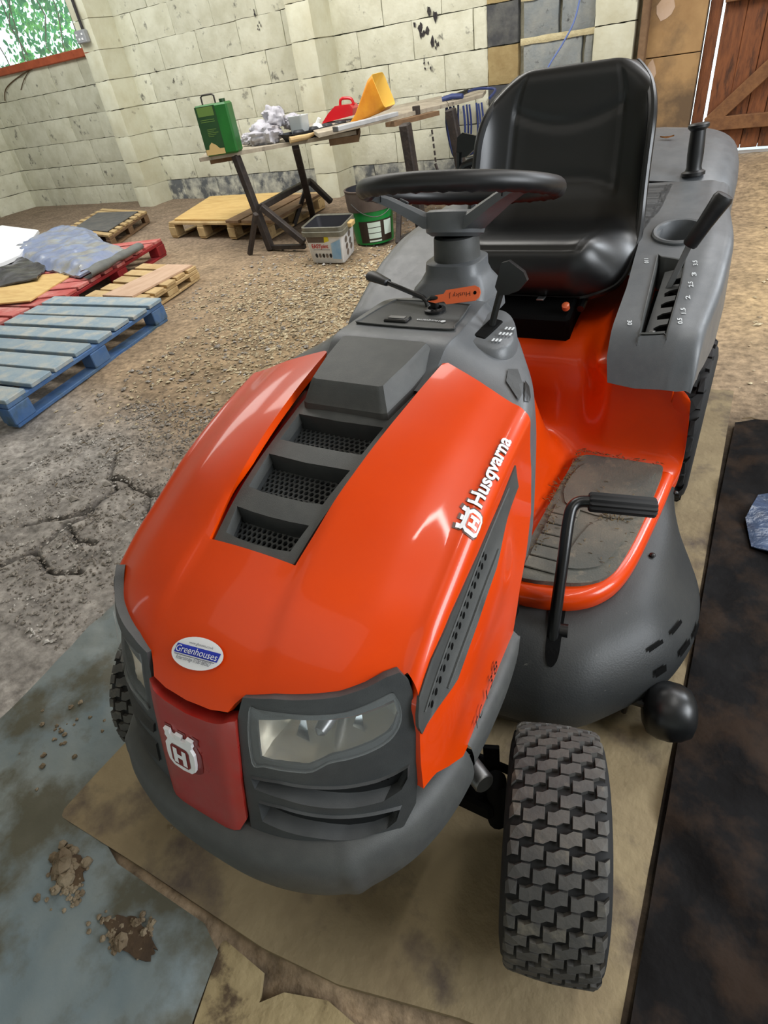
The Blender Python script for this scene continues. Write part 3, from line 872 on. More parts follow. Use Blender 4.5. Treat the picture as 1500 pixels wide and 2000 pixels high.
seat = g.build('seat', 'vinyl', mower, smooth=80, fix=False); seat['label'] = 'black vinyl seat with a high moulded back'
g = G(); back = []
for i in range(0, 96, 3):
    d = prof[min(i + 1, 95)] - prof[max(i - 1, 0)]; d /= np.linalg.norm(d); nx = np.array([-d[1], d[0]]); w = wid[i] - .004
    back.append([Vector((w * (.90 if i > 48 else .80) * v, prof[i][0] - nx[0] * (.050 + .03 * (1 - abs(v) ** 3) + (.02 if i < 40 else 0)), prof[i][1] - nx[1] * (.050 + .03 * (1 - abs(v) ** 3) + (.015 if 24 < i < 52 else 0)))) for v in np.linspace(-1, 1, 25)])
g.loft(back, False); g.build('seat_shell', 'black_plastic', seat, smooth=80)
g = G()
for sg in (1, -1):
    g.tube([rings[i][NV if sg > 0 else 0] + Vector((-sg * .004, .007, -.006)) for i in range(0, 96, 2)], .0105, 10)
g.tube([rings[0][j] + Vector((0, .004, -.002)) for j in range(0, NV + 1, 3)], .006, 8)
g.build('seat_piping', 'black_plastic', seat)
g = G(); g.box((-.02, 1.50, .655), (.22, .20, .03), bev=.006); g.box((-.015, 1.44, .590), (.30, .16, .075), (Vector((1, 0, 0)), Vector((0, .96, .28)), Vector((0, -.28, .96))), .008)
for x in (-.12, .11): g.tube([(x, 1.42, .60), (x, 1.50, .64)], .016, 10)
sb = g.build('seat_bracket', 'black_matt', mower)
g = G(); g.box((.055, 1.415, .6335), (.018, .06, .004), bev=.001); g.build('bracket_slot', 'steel', sb)
g = G(); g.lathe([(.0, 0), (.009, 0), (.009, .012), (.005, .014), (0, .014)], (.122, 1.375, .620), (0, -.5, .8), 12); g.build('bracket_bolt', 'amber', sb)
g = G(); g.tube([(.150, 1.45, .625), (.150, 1.40, .61)], .009, 8); g.build('bracket_pin', 'black_metal', sb)

# ------------------------------------------------------------------ orange body: footwell, riser, wings
prof_in = catmull([(.80, .268), (.95, .274), (1.14, .283), (1.225, .292), (1.262, .312), (1.284, .352), (1.296, .41), (1.305, .46), (1.335, .515), (1.40, .553), (1.50, .575), (1.70, .60)], 60)
prof_w = catmull([(.80, .268), (.95, .274), (1.14, .283), (1.225, .292), (1.258, .312), (1.268, .352), (1.262, .42), (1.248, .49), (1.240, .540), (1.256, .565), (1.50, .575), (1.70, .58)], 60)
xs = np.concatenate([np.linspace(0, .40, 41), .40 + .05 * np.sin(np.linspace(0, PI / 2, 8)[1:])])
rings = []
for i in range(60):
    row = []
    for x in xs:
        b = sstep(.19, .275, x)
        p = prof_in[i] * (1 - b) + prof_w[i] * b
        y, z = p
        ln = sstep(1.30, 1.16, y)
        z += .30 * sstep(.205, .07, x) * ln * sstep(.6, .95, y) * (1 - .2 * b)       # centre tunnel
        out_ = .412 + .034 * sstep(1.18, 1.30, y) - .085 * sstep(1.12, .80, y) ** 1.3
        out_ -= .034 * sstep(39, 43, i)
        xx = x * out_ / .45
        edge = max(0.0, (x - .40) / .05)
        z -= .030 * (1 - math.sqrt(max(0, 1 - edge * edge)))
        if z < .5 and edge > 0: y -= 0
        row.append(Vector((xx, y, z)))
    # outer flange
    last = row[-1]; row.append(last + Vector((.001, .004, -.02))); row.append(last + Vector((0, .016, -.05)))
    rings.append([Vector((-p.x, p.y, p.z)) for p in reversed(row[1:])] + row)
g = G(); g.loft(rings, False); body = g.build('body_shell', 'orange', mower, smooth=60)
body['label'] = 'orange footwell and rear wing shell'
# front rim of the foot plates, thick rounded orange edge
rim_o = [(.10, .765), (.18, .768), (.229, .770), (.287, .780), (.335, .806), (.366, .842), (.384, .885), (.397, .95), (.408, 1.05), (.418, 1.15), (.424, 1.24)]
for sg in (1, -1):
    cp = catmull([(sg * a, b) for a, b in rim_o], 50)
    rg = sweep(cp, lambda p, n, t: [Vector((p[0] + sg * n[0] * a, p[1] + sg * n[1] * a, .279 + z + .010 * sstep(1.0, 1.24, p[1]))) for a, z in ((-.030, .002), (-.016, .006), (-.004, .005), (.004, -.001), (.008, -.012), (.007, -.028), (.002, -.040))])
    g = G(); g.loft(rg, False); g.build('foot_rim', 'orange', mower, smooth=60)['label'] = 'rounded orange rim of the foot plate'
    mt = smoothpoly([(.195, .800), (.288, .811), (.340, .834), (.366, .868), (.380, .92), (.392, 1.016), (.402, 1.15), (.405, 1.225), (.396, 1.252), (.36, 1.258), (.28, 1.250), (.214, 1.236), (.200, 1.14), (.192, 1.0), (.190, .90)], 60)
    zf = lambda x, y: Vector((sg * x, y, .2925 + .012 * sstep(1.0, 1.24, y)))
    fm = patch(zf, mt, (.02, .02), .012).build('foot_mat', 'mat_rubber', mower, smooth=30); fm['label'] = 'grey ribbed rubber foot mat with grass clippings'
    g = G()
    for k in range(6):
        y0 = .826 + .037 * k
        g.box((sg * .236, y0 + .016, .2955), (.066 - .002 * k, .034, .004), bev=.0015)
    g.build('mat_ribs', 'mat_rubber', fm)
    for pl in ([(.285, .85), (.325, .865), (.352, .90), (.372, 1.02), (.300, 1.005), (.272, .86)], [(.225, 1.055), (.375, 1.045), (.388, 1.19), (.376, 1.215), (.235, 1.205)]):
        patch(lambda x, y: zf(x, y) + Vector((0, 0, .0035)), smoothpoly(pl, 30), (.02, .02), .004).build('mat_pad', 'mat_rubber', fm, smooth=30)
    if sg == 1:
        g = G(); random.seed(11)
        for i in range(330):
            t = random.random()
            if i < 190: x = .205 + random.gauss(0, .007) + .01 * math.sin(t * 9); y = .88 + .37 * t
            elif i < 260: x = .21 + .19 * t; y = 1.255 + random.gauss(0, .004)
            elif i < 300: x = .30 + .08 * t + random.gauss(0, .006); y = 1.035 + random.gauss(0, .006)
            else: x = random.uniform(.29, .38); y = random.uniform(.85, 1.2)
            P = zf(x, y) + Vector((0, 0, .002 + abs(random.gauss(0, .002)))); a = random.uniform(0, 2 * PI); d = Vector((math.cos(a), math.sin(a), random.uniform(-.1, .5))) * random.uniform(.004, .013)
            g.tube([P, P + d * .5 + Vector((0, 0, .001)), P + d], [.0007, .0008, .0003], 3)
        stuff(g.build('grass_clippings', 'straw', fm, smooth=0))

# ------------------------------------------------------------------ grey fender covers over the wings
FY = [1.2, 1.215, 1.235, 1.26, 1.48, 1.6, 1.94, 2.1, 2.35]; FZ = [.50, .55, .598, .627, .700, .725, .768, .79, .82]
def fz(y): return float(np.interp(y, FY, FZ)) 
def fzs(y): return .2 * fz(y - .012) + .2 * fz(y - .006) + .2 * fz(y) + .2 * fz(y + .006) + .2 * fz(y + .012)
def S_fend(s, y):
    sg = 1 if s >= 0 else -1; s = abs(s)
    xo = .405 + .012 * sstep(1.25, 1.45, y) - .045 * sstep(1.55, 1.95, y)
    z = fzs(y)
    if s <= 1:
        x = .235 + (xo - .235) * s
        return Vector((sg * x, y, z - .006 * sstep(.85, 1, s)))
    r = .024
    if s <= 1.4:
        a = (s - 1) / .4 * PI / 2
        return Vector((sg * (xo + r * math.sin(a)), y + .0 * a, z - .006 - r + r * math.cos(a)))
    d = (s - 1.4) * .25
    return Vector((sg * (xo + r + .06 * d), y, z - .006 - r - d))
plate = [(.16, 1.207), (.10, 1.226), (.09, 1.258), (.085, 1.387), (.03, 1.543), (-.05, 1.68), (-.12, 1.74), (-.14, 1.86), (-.15, 1.935), (.5, 1.935), (1.0, 1.935), (1.4, 1.935), (1.75, 1.93), (1.85, 1.80), (1.88, 1.60), (1.85, 1.42), (1.75, 1.32), (1.62, 1.25), (1.45, 1.225), (1.3, 1.212), (.9, 1.206), (.5, 1.204)]
slot = smoothpoly([(.42, 1.255), (.44, 1.252), (.70, 1.256), (.74, 1.262), (.66, 1.46), (.62, 1.478), (.36, 1.492), (.31, 1.484)], 32)
for sg in (1, -1):
    fl = lambda P: [(sg * a, b) for a, b in P]
    cup = circle(.47, 1.602, .235, .062, 30)
    hl_ = [fl(slot), fl(cup)] if sg == 1 else []
    fc = patch(S_fend, fl(plate), (.06, .016), .008, hl_).build('fender_cover', 'fender_grey', mower, smooth=50)
    fc['label'] = 'grey fender cover with height lever slot and cup holder' if sg == 1 else 'plain grey fender cover on the far side'
    if sg == 1:
        lp = slot; g = G()
        g.loft([[S_fend(*p) + Vector((0, 0, .003)) for p in lp], [S_fend(.53 + (p[0] - .53) * .93, 1.37 + (p[1] - 1.37) * .97) + Vector((0, 0, .0025)) for p in lp], [S_fend(.53 + (p[0] - .53) * .86, 1.37 + (p[1] - 1.37) * .95) - Vector((0, 0, .012)) for p in lp], [S_fend(.53 + (p[0] - .53) * .84, 1.37 + (p[1] - 1.37) * .95) - Vector((0, 0, .07)) for p in lp]], True)
        g.build('slot_frame', 'grey_plastic', fc, smooth=35)
        # notched detent plate
        notch_ = [(0, 0)]; 
        g = G(); y = 1.27; pl = [(.012, 1.258), (.040, 1.258)]
        for k in range(5):
            y0 = 1.268 + k * .038; pl += [(.040, y0), (.016, y0 + .004), (.014, y0 + .016), (.024, y0 + .022), (.040, y0 + .022)]
        pl += [(.040, 1.475), (.034, 1.48), (.030, 1.478)]
        pl += [(.0, 1.478), (0, 1.262)]
        g.prism([(a, b - 1.258) for a, b in pl], (.317, 1.262, .605), (.96, 0, .28), (0, .95, .31), (-.28, -.31, .9), .004)
        g.build('detent_plate', 'dark_plastic', fc, smooth=0)
        g = G(); g.box((.33, 1.37, .585), (.06, .25, .01), (Vector((1, 0, 0)), Vector((0, .95, .31)), Vector((0, -.31, .95))))
        g.build('slot_floor', 'black_matt', fc)
        g = G(); g.box((.322, 1.268, .612), (.036, .012, .006), bev=.002); g.box((.33, 1.272, .617), (.012, .01, .008), bev=.002); g.build('detent_foot', 'steel', fc)
        # cup holder
        cc = S_fend(.47, 1.602); nn = Vector((0, -.2, .98)).normalized(); g = G()
        g.lathe([(.060, -.004), (.060, .005), (.056, .008), (.050, .007), (.047, .001), (.044, -.05), (.040, -.06), (0, -.06)], cc, nn, 40); g.build('cup_holder', 'fender_grey', fc, smooth=40)
        # height lever
        g = G(); g.box((.347, 1.437, .722), (.011, .005, .10), (Vector((.9, -.3, 0)).normalized(), Vector((.25, .80, -.5)).normalized(), Vector((.26, .28, .9)).normalized()), .001)
        A0 = Vector((.328, 1.412, .640)); A1 = Vector((.362, 1.418, .758)); 
        g = G(); dd = (A1 - A0).normalized(); X, Y, Z = frame(dd, (1, 0, 0))
        g.box((A0 + A1) / 2, (.0125, .005, (A1 - A0).length), (X, Y, Z), .001); lv = g.build('height_lever', 'steel', fc)
        lv['label'] = 'steel cutting height lever with black grip'
        B0 = A1 - dd * .010; B1 = Vector((.407, 1.420, .842)); d3 = (B1 - B0).normalized()
        g = G(); L_ = (B1 - B0).length; g.lathe([(.0, 0), (.012, 0), (.014, .004), (.0145, L_ * .45), (.0165, L_ * .75), (.018, L_ * .93), (.015, L_), (0, L_ + .002)], B0, d3, 18, sx=1.1); g.build('lever_grip', 'grip', lv)
        for y, s, tx in ((1.462, .80, '3.5'), (1.428, .82, '3'), (1.393, .83, '2.5'), (1.355, .85, '2'), (1.312, .865, '1.5'), (1.282, .87, '0.5'), (1.283, .24, '30'), (1.484, .17, '110')):
            o = S_fend(s, y) + Vector((0, 0, .0012)); h = .0085
            text_on('scale_number', tx, plane_fn(o, (-.25, .93, .27) if s > .5 else (.25, -.93, -.27), (-.97, -.2, 0) if s > .5 else (.97, .2, 0), .010 + .003 * len(tx), h), 'mark_white', fc, .02, 1)

# ------------------------------------------------------------------ grass collector behind
g = G(); rings = []
SC = [(1.945, .398, .772, .46), (1.97, .404, .780, .45), (2.05, .406, .797, .44), (2.15, .404, .814, .44), (2.25, .397, .830, .45), (2.36, .384, .840, .46), (2.44, .362, .834, .48), (2.49, .325, .808, .52), (2.51, .27, .76, .58)]
for y, hw, zt, zb in SC:
    r = .085; sec = [(-hw + .02, zb), (-hw, zb + .04)]
    for k in range(9):
        a = PI - k * PI / 16; sec.append((-hw + r * 1.35 + r * 1.35 * math.cos(a), zt - r - .012 + r * math.sin(a)))
    sec += [(-hw * .4, zt - .002), (0, zt), (hw * .4, zt - .002)]
    sec += [(-a, b) for a, b in reversed(sec[:11])]
    rings.append([Vector((x, y, z)) for x, z in sec])
g.loft(rings, False, False); q = len(rings[0]); g.f.append(tuple(range(len(g.v) - q, len(g.v)))); g.f.append(tuple(reversed(range(q))))
cl = g.build('grass_collector', 'fender_grey', mower, smooth=40); cl['label'] = 'grey grass collector hood behind the seat'
g = G(); g.tube([(p.x, p.y - .004, p.z + .0005) for p in rings[0][2:-2]], .004, 6); g.build('collector_seam', 'black_matt', cl)
kc = Vector((.296, 1.985, .772))
g = G(); g.lathe([(0, 0), (.030, 0), (.030, .008), (.021, .012), (.019, .02), (.0205, .05), (.0195, .085), (.0185, .105), (.022, .108), (.026, .112), (.026, .118), (.022, .121), (0, .122)], kc, (-.06, .05, 1), 22); kn = g.build('collector_handle', 'grip', mower, smooth=30)
kn['label'] = 'black upright grip handle on the collector'

# ------------------------------------------------------------------ pedal
g = G(); g.tube(catmull([(.300, .700, .19), (.295, .730, .25), (.284, .815, .36), (.277, .868, .413), (.279, .888, .426), (.290, .900, .430), (.310, .906, .430), (.33, .910, .429)], 26), .0115, 12); pe = g.build('drive_pedal', 'black_metal', mower)
pe['label'] = 'black bent rod drive pedal with ribbed foot pad'
g = G(); X, Y, Z = frame(Vector((.115, .035, -.012)), (0, 0, 1)); o = Vector((.303, .905, .430)); rings = []
for t in (0, .004, .118, .122):
    rr = .013 if t in (0, .122) else .016
    rings.append([o + Z * t + X * ((rr + .0012 * math.cos(12 * 2 * PI * k / 48)) * 1.05 * math.cos(2 * PI * k / 48)) + Y * ((rr + .0012 * math.cos(12 * 2 * PI * k / 48)) * 1.35 * math.sin(2 * PI * k / 48)) for k in range(48)])
g.loft(rings, True, True); g.build('pedal_pad', 'rubber_dark', pe, smooth=40)
g = G(); g.lathe([(0, 0), (.015, 0), (.015, .03), (0, .03)], (.290, .735, .235), (1, .2, 0), 14); g.build('pedal_boss', 'black_metal', pe)

# ------------------------------------------------------------------ cutting deck
inn = [(.0, .778), (.12, .776), (.229, .779), (.287, .789), (.335, .815), (.366, .850), (.384, .890), (.397, .955), (.408, 1.055), (.418, 1.15), (.424, 1.235), (.430, 1.30)]
outr = [(.0, .600), (.16, .600), (.263, .608), (.320, .614), (.375, .640), (.425, .692), (.478, .760), (.517, .830), (.541, .935), (.530, 1.06), (.470, 1.22), (.440, 1.30)]
ci = catmull(inn, 70); co = catmull(outr, 70)
PR = [(0, .000, .245), (.18, .010, .243), (.36, .026, .238), (.55, .0, .226), (.72, 0, .206), (.86, 0, .180), (.95, 0, .155), (1.0, 0, .130), (1.015, 0, .105), (1.0, 0, .088)]
rings = []
for f, _, z in PR:
    row = []
    for k in range(70):
        p = ci[k] + (co[k] - ci[k]) * f; ff = k / 69
        zz = z + .022 * sstep(.72, 1.0, ff) * (1 - f)
        zs_ = np.interp(f, [q[0] for q in PR[:8]] + [1.001], [.245, .236, .218, .188, .162, .147, .137, .130, .105]) if f <= 1 and z > .125 else z
        kk = sstep(.56, .82, ff); zz = zz * (1 - kk) + (zs_ + .022 * sstep(.72, 1.0, ff) * (1 - f)) * kk
        row.append(Vector((p[0], p[1], zz)))
    rings.append([Vector((-p.x, p.y, p.z)) for p in reversed(row[1:])] + row)
g = G(); g.loft(rings, False)
deck = g.build('deck_cover', 'deck_plastic', mower, smooth=60); deck['label'] = 'dark dusty plastic mower deck cover below the foot plate'
def on_deck(t, f, lift=0.0):
    k = t * 69; i = min(int(k), 68); a = k - i
    p0 = ci[i] + (ci[i + 1] - ci[i]) * a; p1 = co[i] + (co[i + 1] - co[i]) * a
    p = p0 + (p1 - p0) * f; z = np.interp(f, [q[0] for q in PR[:8]], [q[2] for q in PR[:8]])
    d = p1 - p0; d = d / np.linalg.norm(d)
    kk = sstep(.56, .82, t); z = z * (1 - kk) + np.interp(f, [q[0] for q in PR[:8]], [.245, .236, .218, .188, .162, .147, .137, .130]) * kk
    return Vector((p[0] + d[0] * lift, p[1] + d[1] * lift, z + .022 * sstep(.72, 1.0, t) * (1 - f) + lift))
for t0, t1, f in ((.55, .60, .80), (.635, .68, .80), (.56, .595, .97), (.645, .685, .97), (.70, .735, .985)):
    g = G(); n = 10
    g.loft([[on_deck(t0 + (t1 - t0) * i / n, f - .016, .004) for i in range(n + 1)], [on_deck(t0 + (t1 - t0) * i / n, f + .016, .004) for i in range(n + 1)]], False)
    g.build('deck_slot', 'black_matt', deck, smooth=0)
g = patch(lambda t, f: on_deck(t, f), smoothpoly([(.246, -.02), (.294, -.02), (.293, .35), (.290, .58), (.280, .67), (.268, .69), (.256, .65), (.249, .55), (.247, .3)], 40), (.008, .05), 0, off=-.003); g.build('pedal_slot', 'black_matt', deck, smooth=0)
for t, f in ((.70, .16), (.93, .35)):
    g = G(); g.ball(on_deck(t, f, .003), .007, 10, (1, 1, .6)); g.build('deck_screw', 'black_metal', deck)
g = G(); gi = [Vector((x, y, .10)) for x, y in co]; 
rr = [[Vector((-p.x, p.y, z)) for p in reversed(gi[1:])] + [Vector((p.x, p.y, z)) for p in gi] for z in (.094, .045)]
rr = [[Vector((v.x * .955, v.y + .018, v.z)) for v in r] for r in rr]
g.loft(rr, False); g.build('deck_shell', 'black_metal', deck, smooth=60)
# anti-scalp rollers and their brackets
for sg in (1, -1):
    g = G(); ac = Vector((sg * .522, .752, .075))
    g.lathe([(.0, -.047), (.030, -.046), (.046, -.038), (.055, -.020), (.058, 0), (.055, .020), (.046, .038), (.030, .046), (0, .047)], ac, (sg, .25, 0), 28)
    an = g.build('roller_wheel', 'black_plastic', mower, smooth=60); an['label'] = 'glossy black anti-scalp roller beside the deck'
    g = G(); g.prism([(0, 0), (.052, .012), (.030, -.085), (.022, -.10)], (sg * .418, .765, .150), (sg * .98, .18, 0), (0, -.15, .99), (-sg * .18, .97, 0), .006); g.build('roller_bracket', 'steel', mower, smooth=0)
    g = G(); g.tube([(sg * .445, .742, .085), (sg * .52, .752, .075)], .009, 10); g.tube([(sg * .448, .735, .12), (sg * .445, .738, .045)], .006, 8); g.build('roller_axle', 'black_metal', mower)
g = G(); g.box((0, .95, .17), (.62, .5, .05), bev=.01); g.box((0, 1.62, .30), (.4, .5, .14), bev=.02); g.build('chassis', 'black_matt', mower)

# ------------------------------------------------------------------ wheels with lugged tyres
def tyre(parent, c, R, W, ang, nrow, ncol, mat, lug=.007, rimr=.55):
    ax_ = Vector((math.cos(ang), math.sin(ang), 0)); F_ = Vector((-math.sin(ang), math.cos(ang), 0)); U_ = Vector((0, 0, 1)); c = Vector(c)
    hw = W / 2
    pr = [(R * rimr, -hw * .62), (R * rimr * 1.04, -hw * .80), (R * .70, -hw * .98), (R * .80, -hw * 1.0), (R * .90, -hw * .95), (R * .955, -hw * .82), (R - lug, -hw * .62), (R - lug * .7, -hw * .3), (R - lug * .6, 0)]
    pr = pr + [(a, -b) for a, b in reversed(pr[:-1])]
    g = G(); n = 64
    g.loft([[c + ax_ * h + F_ * (r * math.cos(2 * PI * k / n)) + U_ * (r * math.sin(2 * PI * k / n)) for k in range(n)] for r, h in pr], True)
    ty = g.build('tyre', 'rubber_dark', parent, smooth=60)
    def on(u, a, lift):   # u in -1..1 across
        au = abs(u); rr = np.interp(au, [0, .3, .62, .82, .95], [R - lug * .6, R - lug * .7, R - lug, R * .955, R * .90]) + lift
        return c + ax_ * (u * hw) + F_ * (rr * math.cos(a)) + U_ * (rr * math.sin(a))
    g = G(); da = 2 * PI / nrow; cw = 1.78 / ncol
    shape = [(-.47, -.22), (-.2, -.22), (.1, -.46), (.47, -.46), (.47, .24), (.2, .24), (-.1, .47), (-.47, .47)]
    for i in range(nrow):
        for j in range(ncol + 1):
            off = .5 if i % 2 else 0
            u0 = -.89 + (j + .5 - off) * cw
            if u0 < -.93 or u0 > .93: continue
            pts = []
            for x, y in shape:
                uu = max(-.90, min(.90, u0 + x * cw * .98)); pts.append((uu, (i + y) * da))
            if max(p[0] for p in pts) - min(p[0] for p in pts) < cw * .2: continue
            q = len(g.v)
            cx = sum(p[0] for p in pts) / 8; cy = sum(p[1] for p in pts) / 8
            g.v += [tuple(on(u, a, -.002)) for u, a in pts]
            g.v += [tuple(on(cx + (u - cx) * .94, cy + (a - cy) * .94, lug)) for u, a in pts]
            m = len(pts)
            g.f += [(q + k, q + (k + 1) % m, q + m + (k + 1) % m, q + m + k) for k in range(m)]
            g.f.append(tuple(range(q + m, q + 2 * m)))
    g.build('tread_lugs', mat, ty, smooth=0)
    g = G(); prr = [(0, -hw * .15), (R * .2, -hw * .2), (R * .22, -hw * .35), (R * rimr * .85, -hw * .35), (R * rimr * .95, -hw * .7), (R * rimr * 1.04, -hw * .74)]
    for sgn in (1, -1):
        g.loft([[c + ax_ * (-h * sgn) + F_ * (r * math.cos(2 * PI * k / 32)) + U_ * (r * math.sin(2 * PI * k / 32)) for k in range(32)] for r, h in prr], True)
    g.build('rim_disc', 'mark_white', ty if False else parent, smooth=35)
    return ty
def wheel_part(name, label, c, *a, **k):
    w = thing(name, '', '', c); del w['category']; w['label'] = label
    w.parent = mower; w.matrix_parent_inverse = Matrix.Translation(-mower.location)
    tyre(w, c, *a, **k); return w
STEER = math.radians(15)
wheel_part('front_wheel', 'near front wheel with dusty block tread tyre', (.396, .385, .172), .170, .142, STEER, 46, 4, 'rubber')
wheel_part('front_wheel', 'far front wheel mostly hidden behind the bumper', (-.392, .385, .172), .170, .142, STEER, 46, 4, 'rubber')
wheel_part('rear_wheel', 'rear wheel under the near fender', (.375, 1.60, .228), .226, .175, 0, 26, 4, 'rubber_dark', lug=.012)
wheel_part('rear_wheel', 'rear wheel under the far fender', (-.375, 1.60, .228), .226, .175, 0, 26, 4, 'rubber_dark', lug=.012)
g = G(); g.box((0, .40, .185), (.60, .05, .045), bev=.006)
for sg in (1, -1):
    g.tube([(sg * .300, .400, .12), (sg * .300, .400, .26)], .016, 12)
    g.box((sg * .275, .445, .205), (.026, .008, .12), (Vector((.9, .35, 0)).normalized(), Vector((-.35, .9, 0)).normalized(), Vector((0, 0, 1))), .001)
g.tube([(-.30, .47, .16), (.30, .47, .16)], .008, 8)
g.build('front_axle', 'black_matt', mower)
g = G(); g.lathe([(0, 0), (.014, .0), (.017, .003), (.017, .045), (.015, .048), (0, .048)], (.250, .405, .268), (.55, -.35, .1), 22); g.build('exhaust_end', 'steel', mower)
# ------------------------------------------------------------------ far-side lever beside the seat
g = G(); g.tube([(-.355, 1.89, .755), (-.358, 1.89, .84), (-.355, 1.89, .885)], .010, 10)
fl_lever = g.build('far_lever', 'black_plastic', mower); fl_lever['label'] = 'black lever with a paddle head beyond the seat'
g = G(); g.prism([(0, 0), (.006, .055), (.022, .066), (.085, .050), (.088, .042), (.036, .004)], (-.366, 1.885, .868), (1, 0, 0), (0, .1, 1), (0, 1, -.1), .018, .3); g.build('paddle_head', 'black_plastic', fl_lever, smooth=30)
g = G(); g.tube(catmull([(-.356, 1.885, .80), (-.345, 1.885, .842), (-.31, 1.885, .856), (-.26, 1.885, .858)], 12), .012, 10); g.tube([(-.335, 1.885, .85), (-.29, 1.885, .80), (-.28, 1.885, .77)], .008, 8); g.build('lever_arm', 'black_plastic', fl_lever)

# ------------------------------------------------------------------ key tag in the ignition
kt = thing('key_tag', 'orange key tag with handwriting hanging in the ignition switch', 'key tag', (.030, .864, .808))
g = G(); g.box((.030, .864, .812), (.012, .012, .012), bev=.002); g.tube([(.028, .864, .816), (.022, .858, .822), (.030, .855, .827), (.040, .858, .826)], .004, 8); g.build('key', 'black_plastic', kt)
tx = Vector((.97, .05, .14)).normalized(); ty = Vector((-.12, .45, .88)); ty = (ty - tx * ty.dot(tx)).normalized(); tz = tx.cross(ty)
g = G(); tp = [(-.012, -.004), (.0, -.008), (.016, -.007), (.020, -.012), (.070, -.012), (.077, -.007), (.079, .0), (.077, .007), (.070, .011), (.020, .010), (.016, .005), (.0, .004), (-.012, .001)]
g.prism(tp, (.036, .857, .826), tx, ty, tz, .0022); pt_ = g.build('tag_plate', 'tag_orange', kt, smooth=0)
g = flat(circle(.070, 0, .0028, .0028, 12), Vector((.036, .857, .826)) + tz * .0026, tx, ty); g2 = flat(circle(.070, 0, .0028, .0028, 12), Vector((.036, .857, .826)) - tz * .0004, tx, ty, g); g.build('tag_hole', 'black_matt', kt, smooth=0)
for side in (1, -1):
    text_on('handwriting', 'Husky J', plane_fn(Vector((.036, .857, .826)) + tz * (.0028 if side > 0 else -.0006) + tx * .062 + ty * .003, -tx, -ty, .036, .007), 'black_print', kt, -.01, 1)
# dry leaf on the collector
g = G(); lf = [(-.020, 0), (-.008, .006), (.006, .007), (.016, .010), (.020, .002), (.014, -.005), (0, -.005)]
for i in range(2): g.loft([[(.184 + x, 2.238 + y * .9 * f, .829 + .004 * (1 - f) + .15 * abs(x)) for x, y in lf] for f in (1, .5, .05)], True)
tag(g.build('dry_leaf', 'leaf_brown', smooth=0), 'curled brown dry leaf lying on the grey grass collector', 'leaf')

# ------------------------------------------------------------------ materials of the barn
M('block_paint', (214, 213, 194), (196, 194, 172), 5.0, rough=0.85, bump=0.5, bs=28, col3=(120, 118, 108), vs3=8.0, thr=(0.61, 0.70), rnd=0.07)
M('block_paint_clean', (212, 211, 190), (198, 194, 168), 4.0, rough=0.85, bump=0.3, bs=30, col3=(160, 154, 134), vs3=6.0, thr=(0.66, 0.72), rnd=0.05)
M('block_dark_base', (200, 198, 182), (120, 122, 122), 7.0, rough=0.9, bump=0.6, bs=26, col3=(92, 95, 98), vs3=6.0, thr=(0.46, 0.58), rnd=0.05)
M('block_tan', (172, 152, 108), (150, 128, 86), 6.0, rough=0.9, bump=0.5, bs=25, col3=(66, 66, 66), vs3=4.0, thr=(0.60, 0.66), rnd=0.08)
M('block_bluegrey', (132, 138, 140), (150, 152, 148), 9.0, rough=0.9, bump=0.5, bs=40, col3=(88, 90, 92), vs3=14.0, thr=(0.62, 0.7), rnd=0.08)
M('block_charcoal', (70, 71, 74), (104, 104, 100), 7.0, rough=0.9, bump=0.5, bs=40, rnd=0.1)
M('mortar', (192, 188, 166), (150, 145, 126), 9.0, rough=0.95, bump=0.5, bs=50)
M('mortar_cream', (206, 194, 156), (186, 172, 134), 14.0, rough=0.95, bump=0.6, bs=60)
M('wall_grey', (150, 152, 146), (166, 166, 156), 5.0, rough=0.9, bump=0.4, bs=30, rnd=0.05)
M('soot', (42, 38, 42), (70, 66, 64), 40.0, rough=0.95)
M('wood_pale', (196, 170, 124), (170, 140, 96), 5.0, rough=0.8, bump=0.25, bs=30, stretch=(1, 1, 1), rnd=0.12, col3=(140, 112, 76), vs3=16, thr=(0.6, 0.7))
M('wood_brown', (132, 104, 76), (108, 82, 58), 8.0, rough=0.8, bump=0.3, bs=40, rnd=0.12)
M('wood_grey', (150, 140, 124), (176, 166, 148), 9.0, rough=0.85, bump=0.3, bs=45, rnd=0.08, col3=(110, 102, 90), vs3=14, thr=(0.6, 0.7))
M('wood_dark', (82, 68, 56), (60, 50, 44), 12.0, rough=0.85, bump=0.3, bs=40, rnd=0.1)
M('ply_yellow', (214, 182, 118), (198, 160, 98), 4.0, rough=0.7, bump=0.1, bs=20, stretch=(1.5, 5, 1))
M('ply_pink', (196, 166, 142), (182, 150, 124), 5.0, rough=0.7, stretch=(5, 1.5, 1))
M('paint_blue', (126, 148, 164), (148, 162, 168), 6.0, rough=0.75, bump=0.2, bs=40, col3=(172, 174, 168), vs3=7, thr=(0.47, 0.62), rnd=0.06)
M('paint_blue_side', (62, 100, 152), (88, 116, 150), 9.0, rough=0.75, bump=0.2, bs=40, col3=(70, 92, 104), vs3=5, thr=(0.5, 0.62))
M('paint_red', (176, 72, 68), (190, 104, 98), 8.0, rough=0.7, bump=0.2, bs=40, rnd=0.08, col3=(198, 138, 130), vs3=6, thr=(0.5, 0.66))
M('paint_red_side', (146, 26, 32), (120, 22, 28), 8.0, rough=0.65, bump=0.2, bs=40)
M('door_wood', (128, 76, 42), (96, 54, 30), 6.0, rough=0.7, bump=0.25, bs=30, stretch=(6, 6, 1.2), rnd=0.14, col3=(70, 42, 26), vs3=3.0, thr=(0.56, 0.66))
M('door_brace', (136, 94, 58), (112, 74, 46), 7.0, rough=0.75, bump=0.2, bs=30, stretch=(3, 3, 3), rnd=0.06)
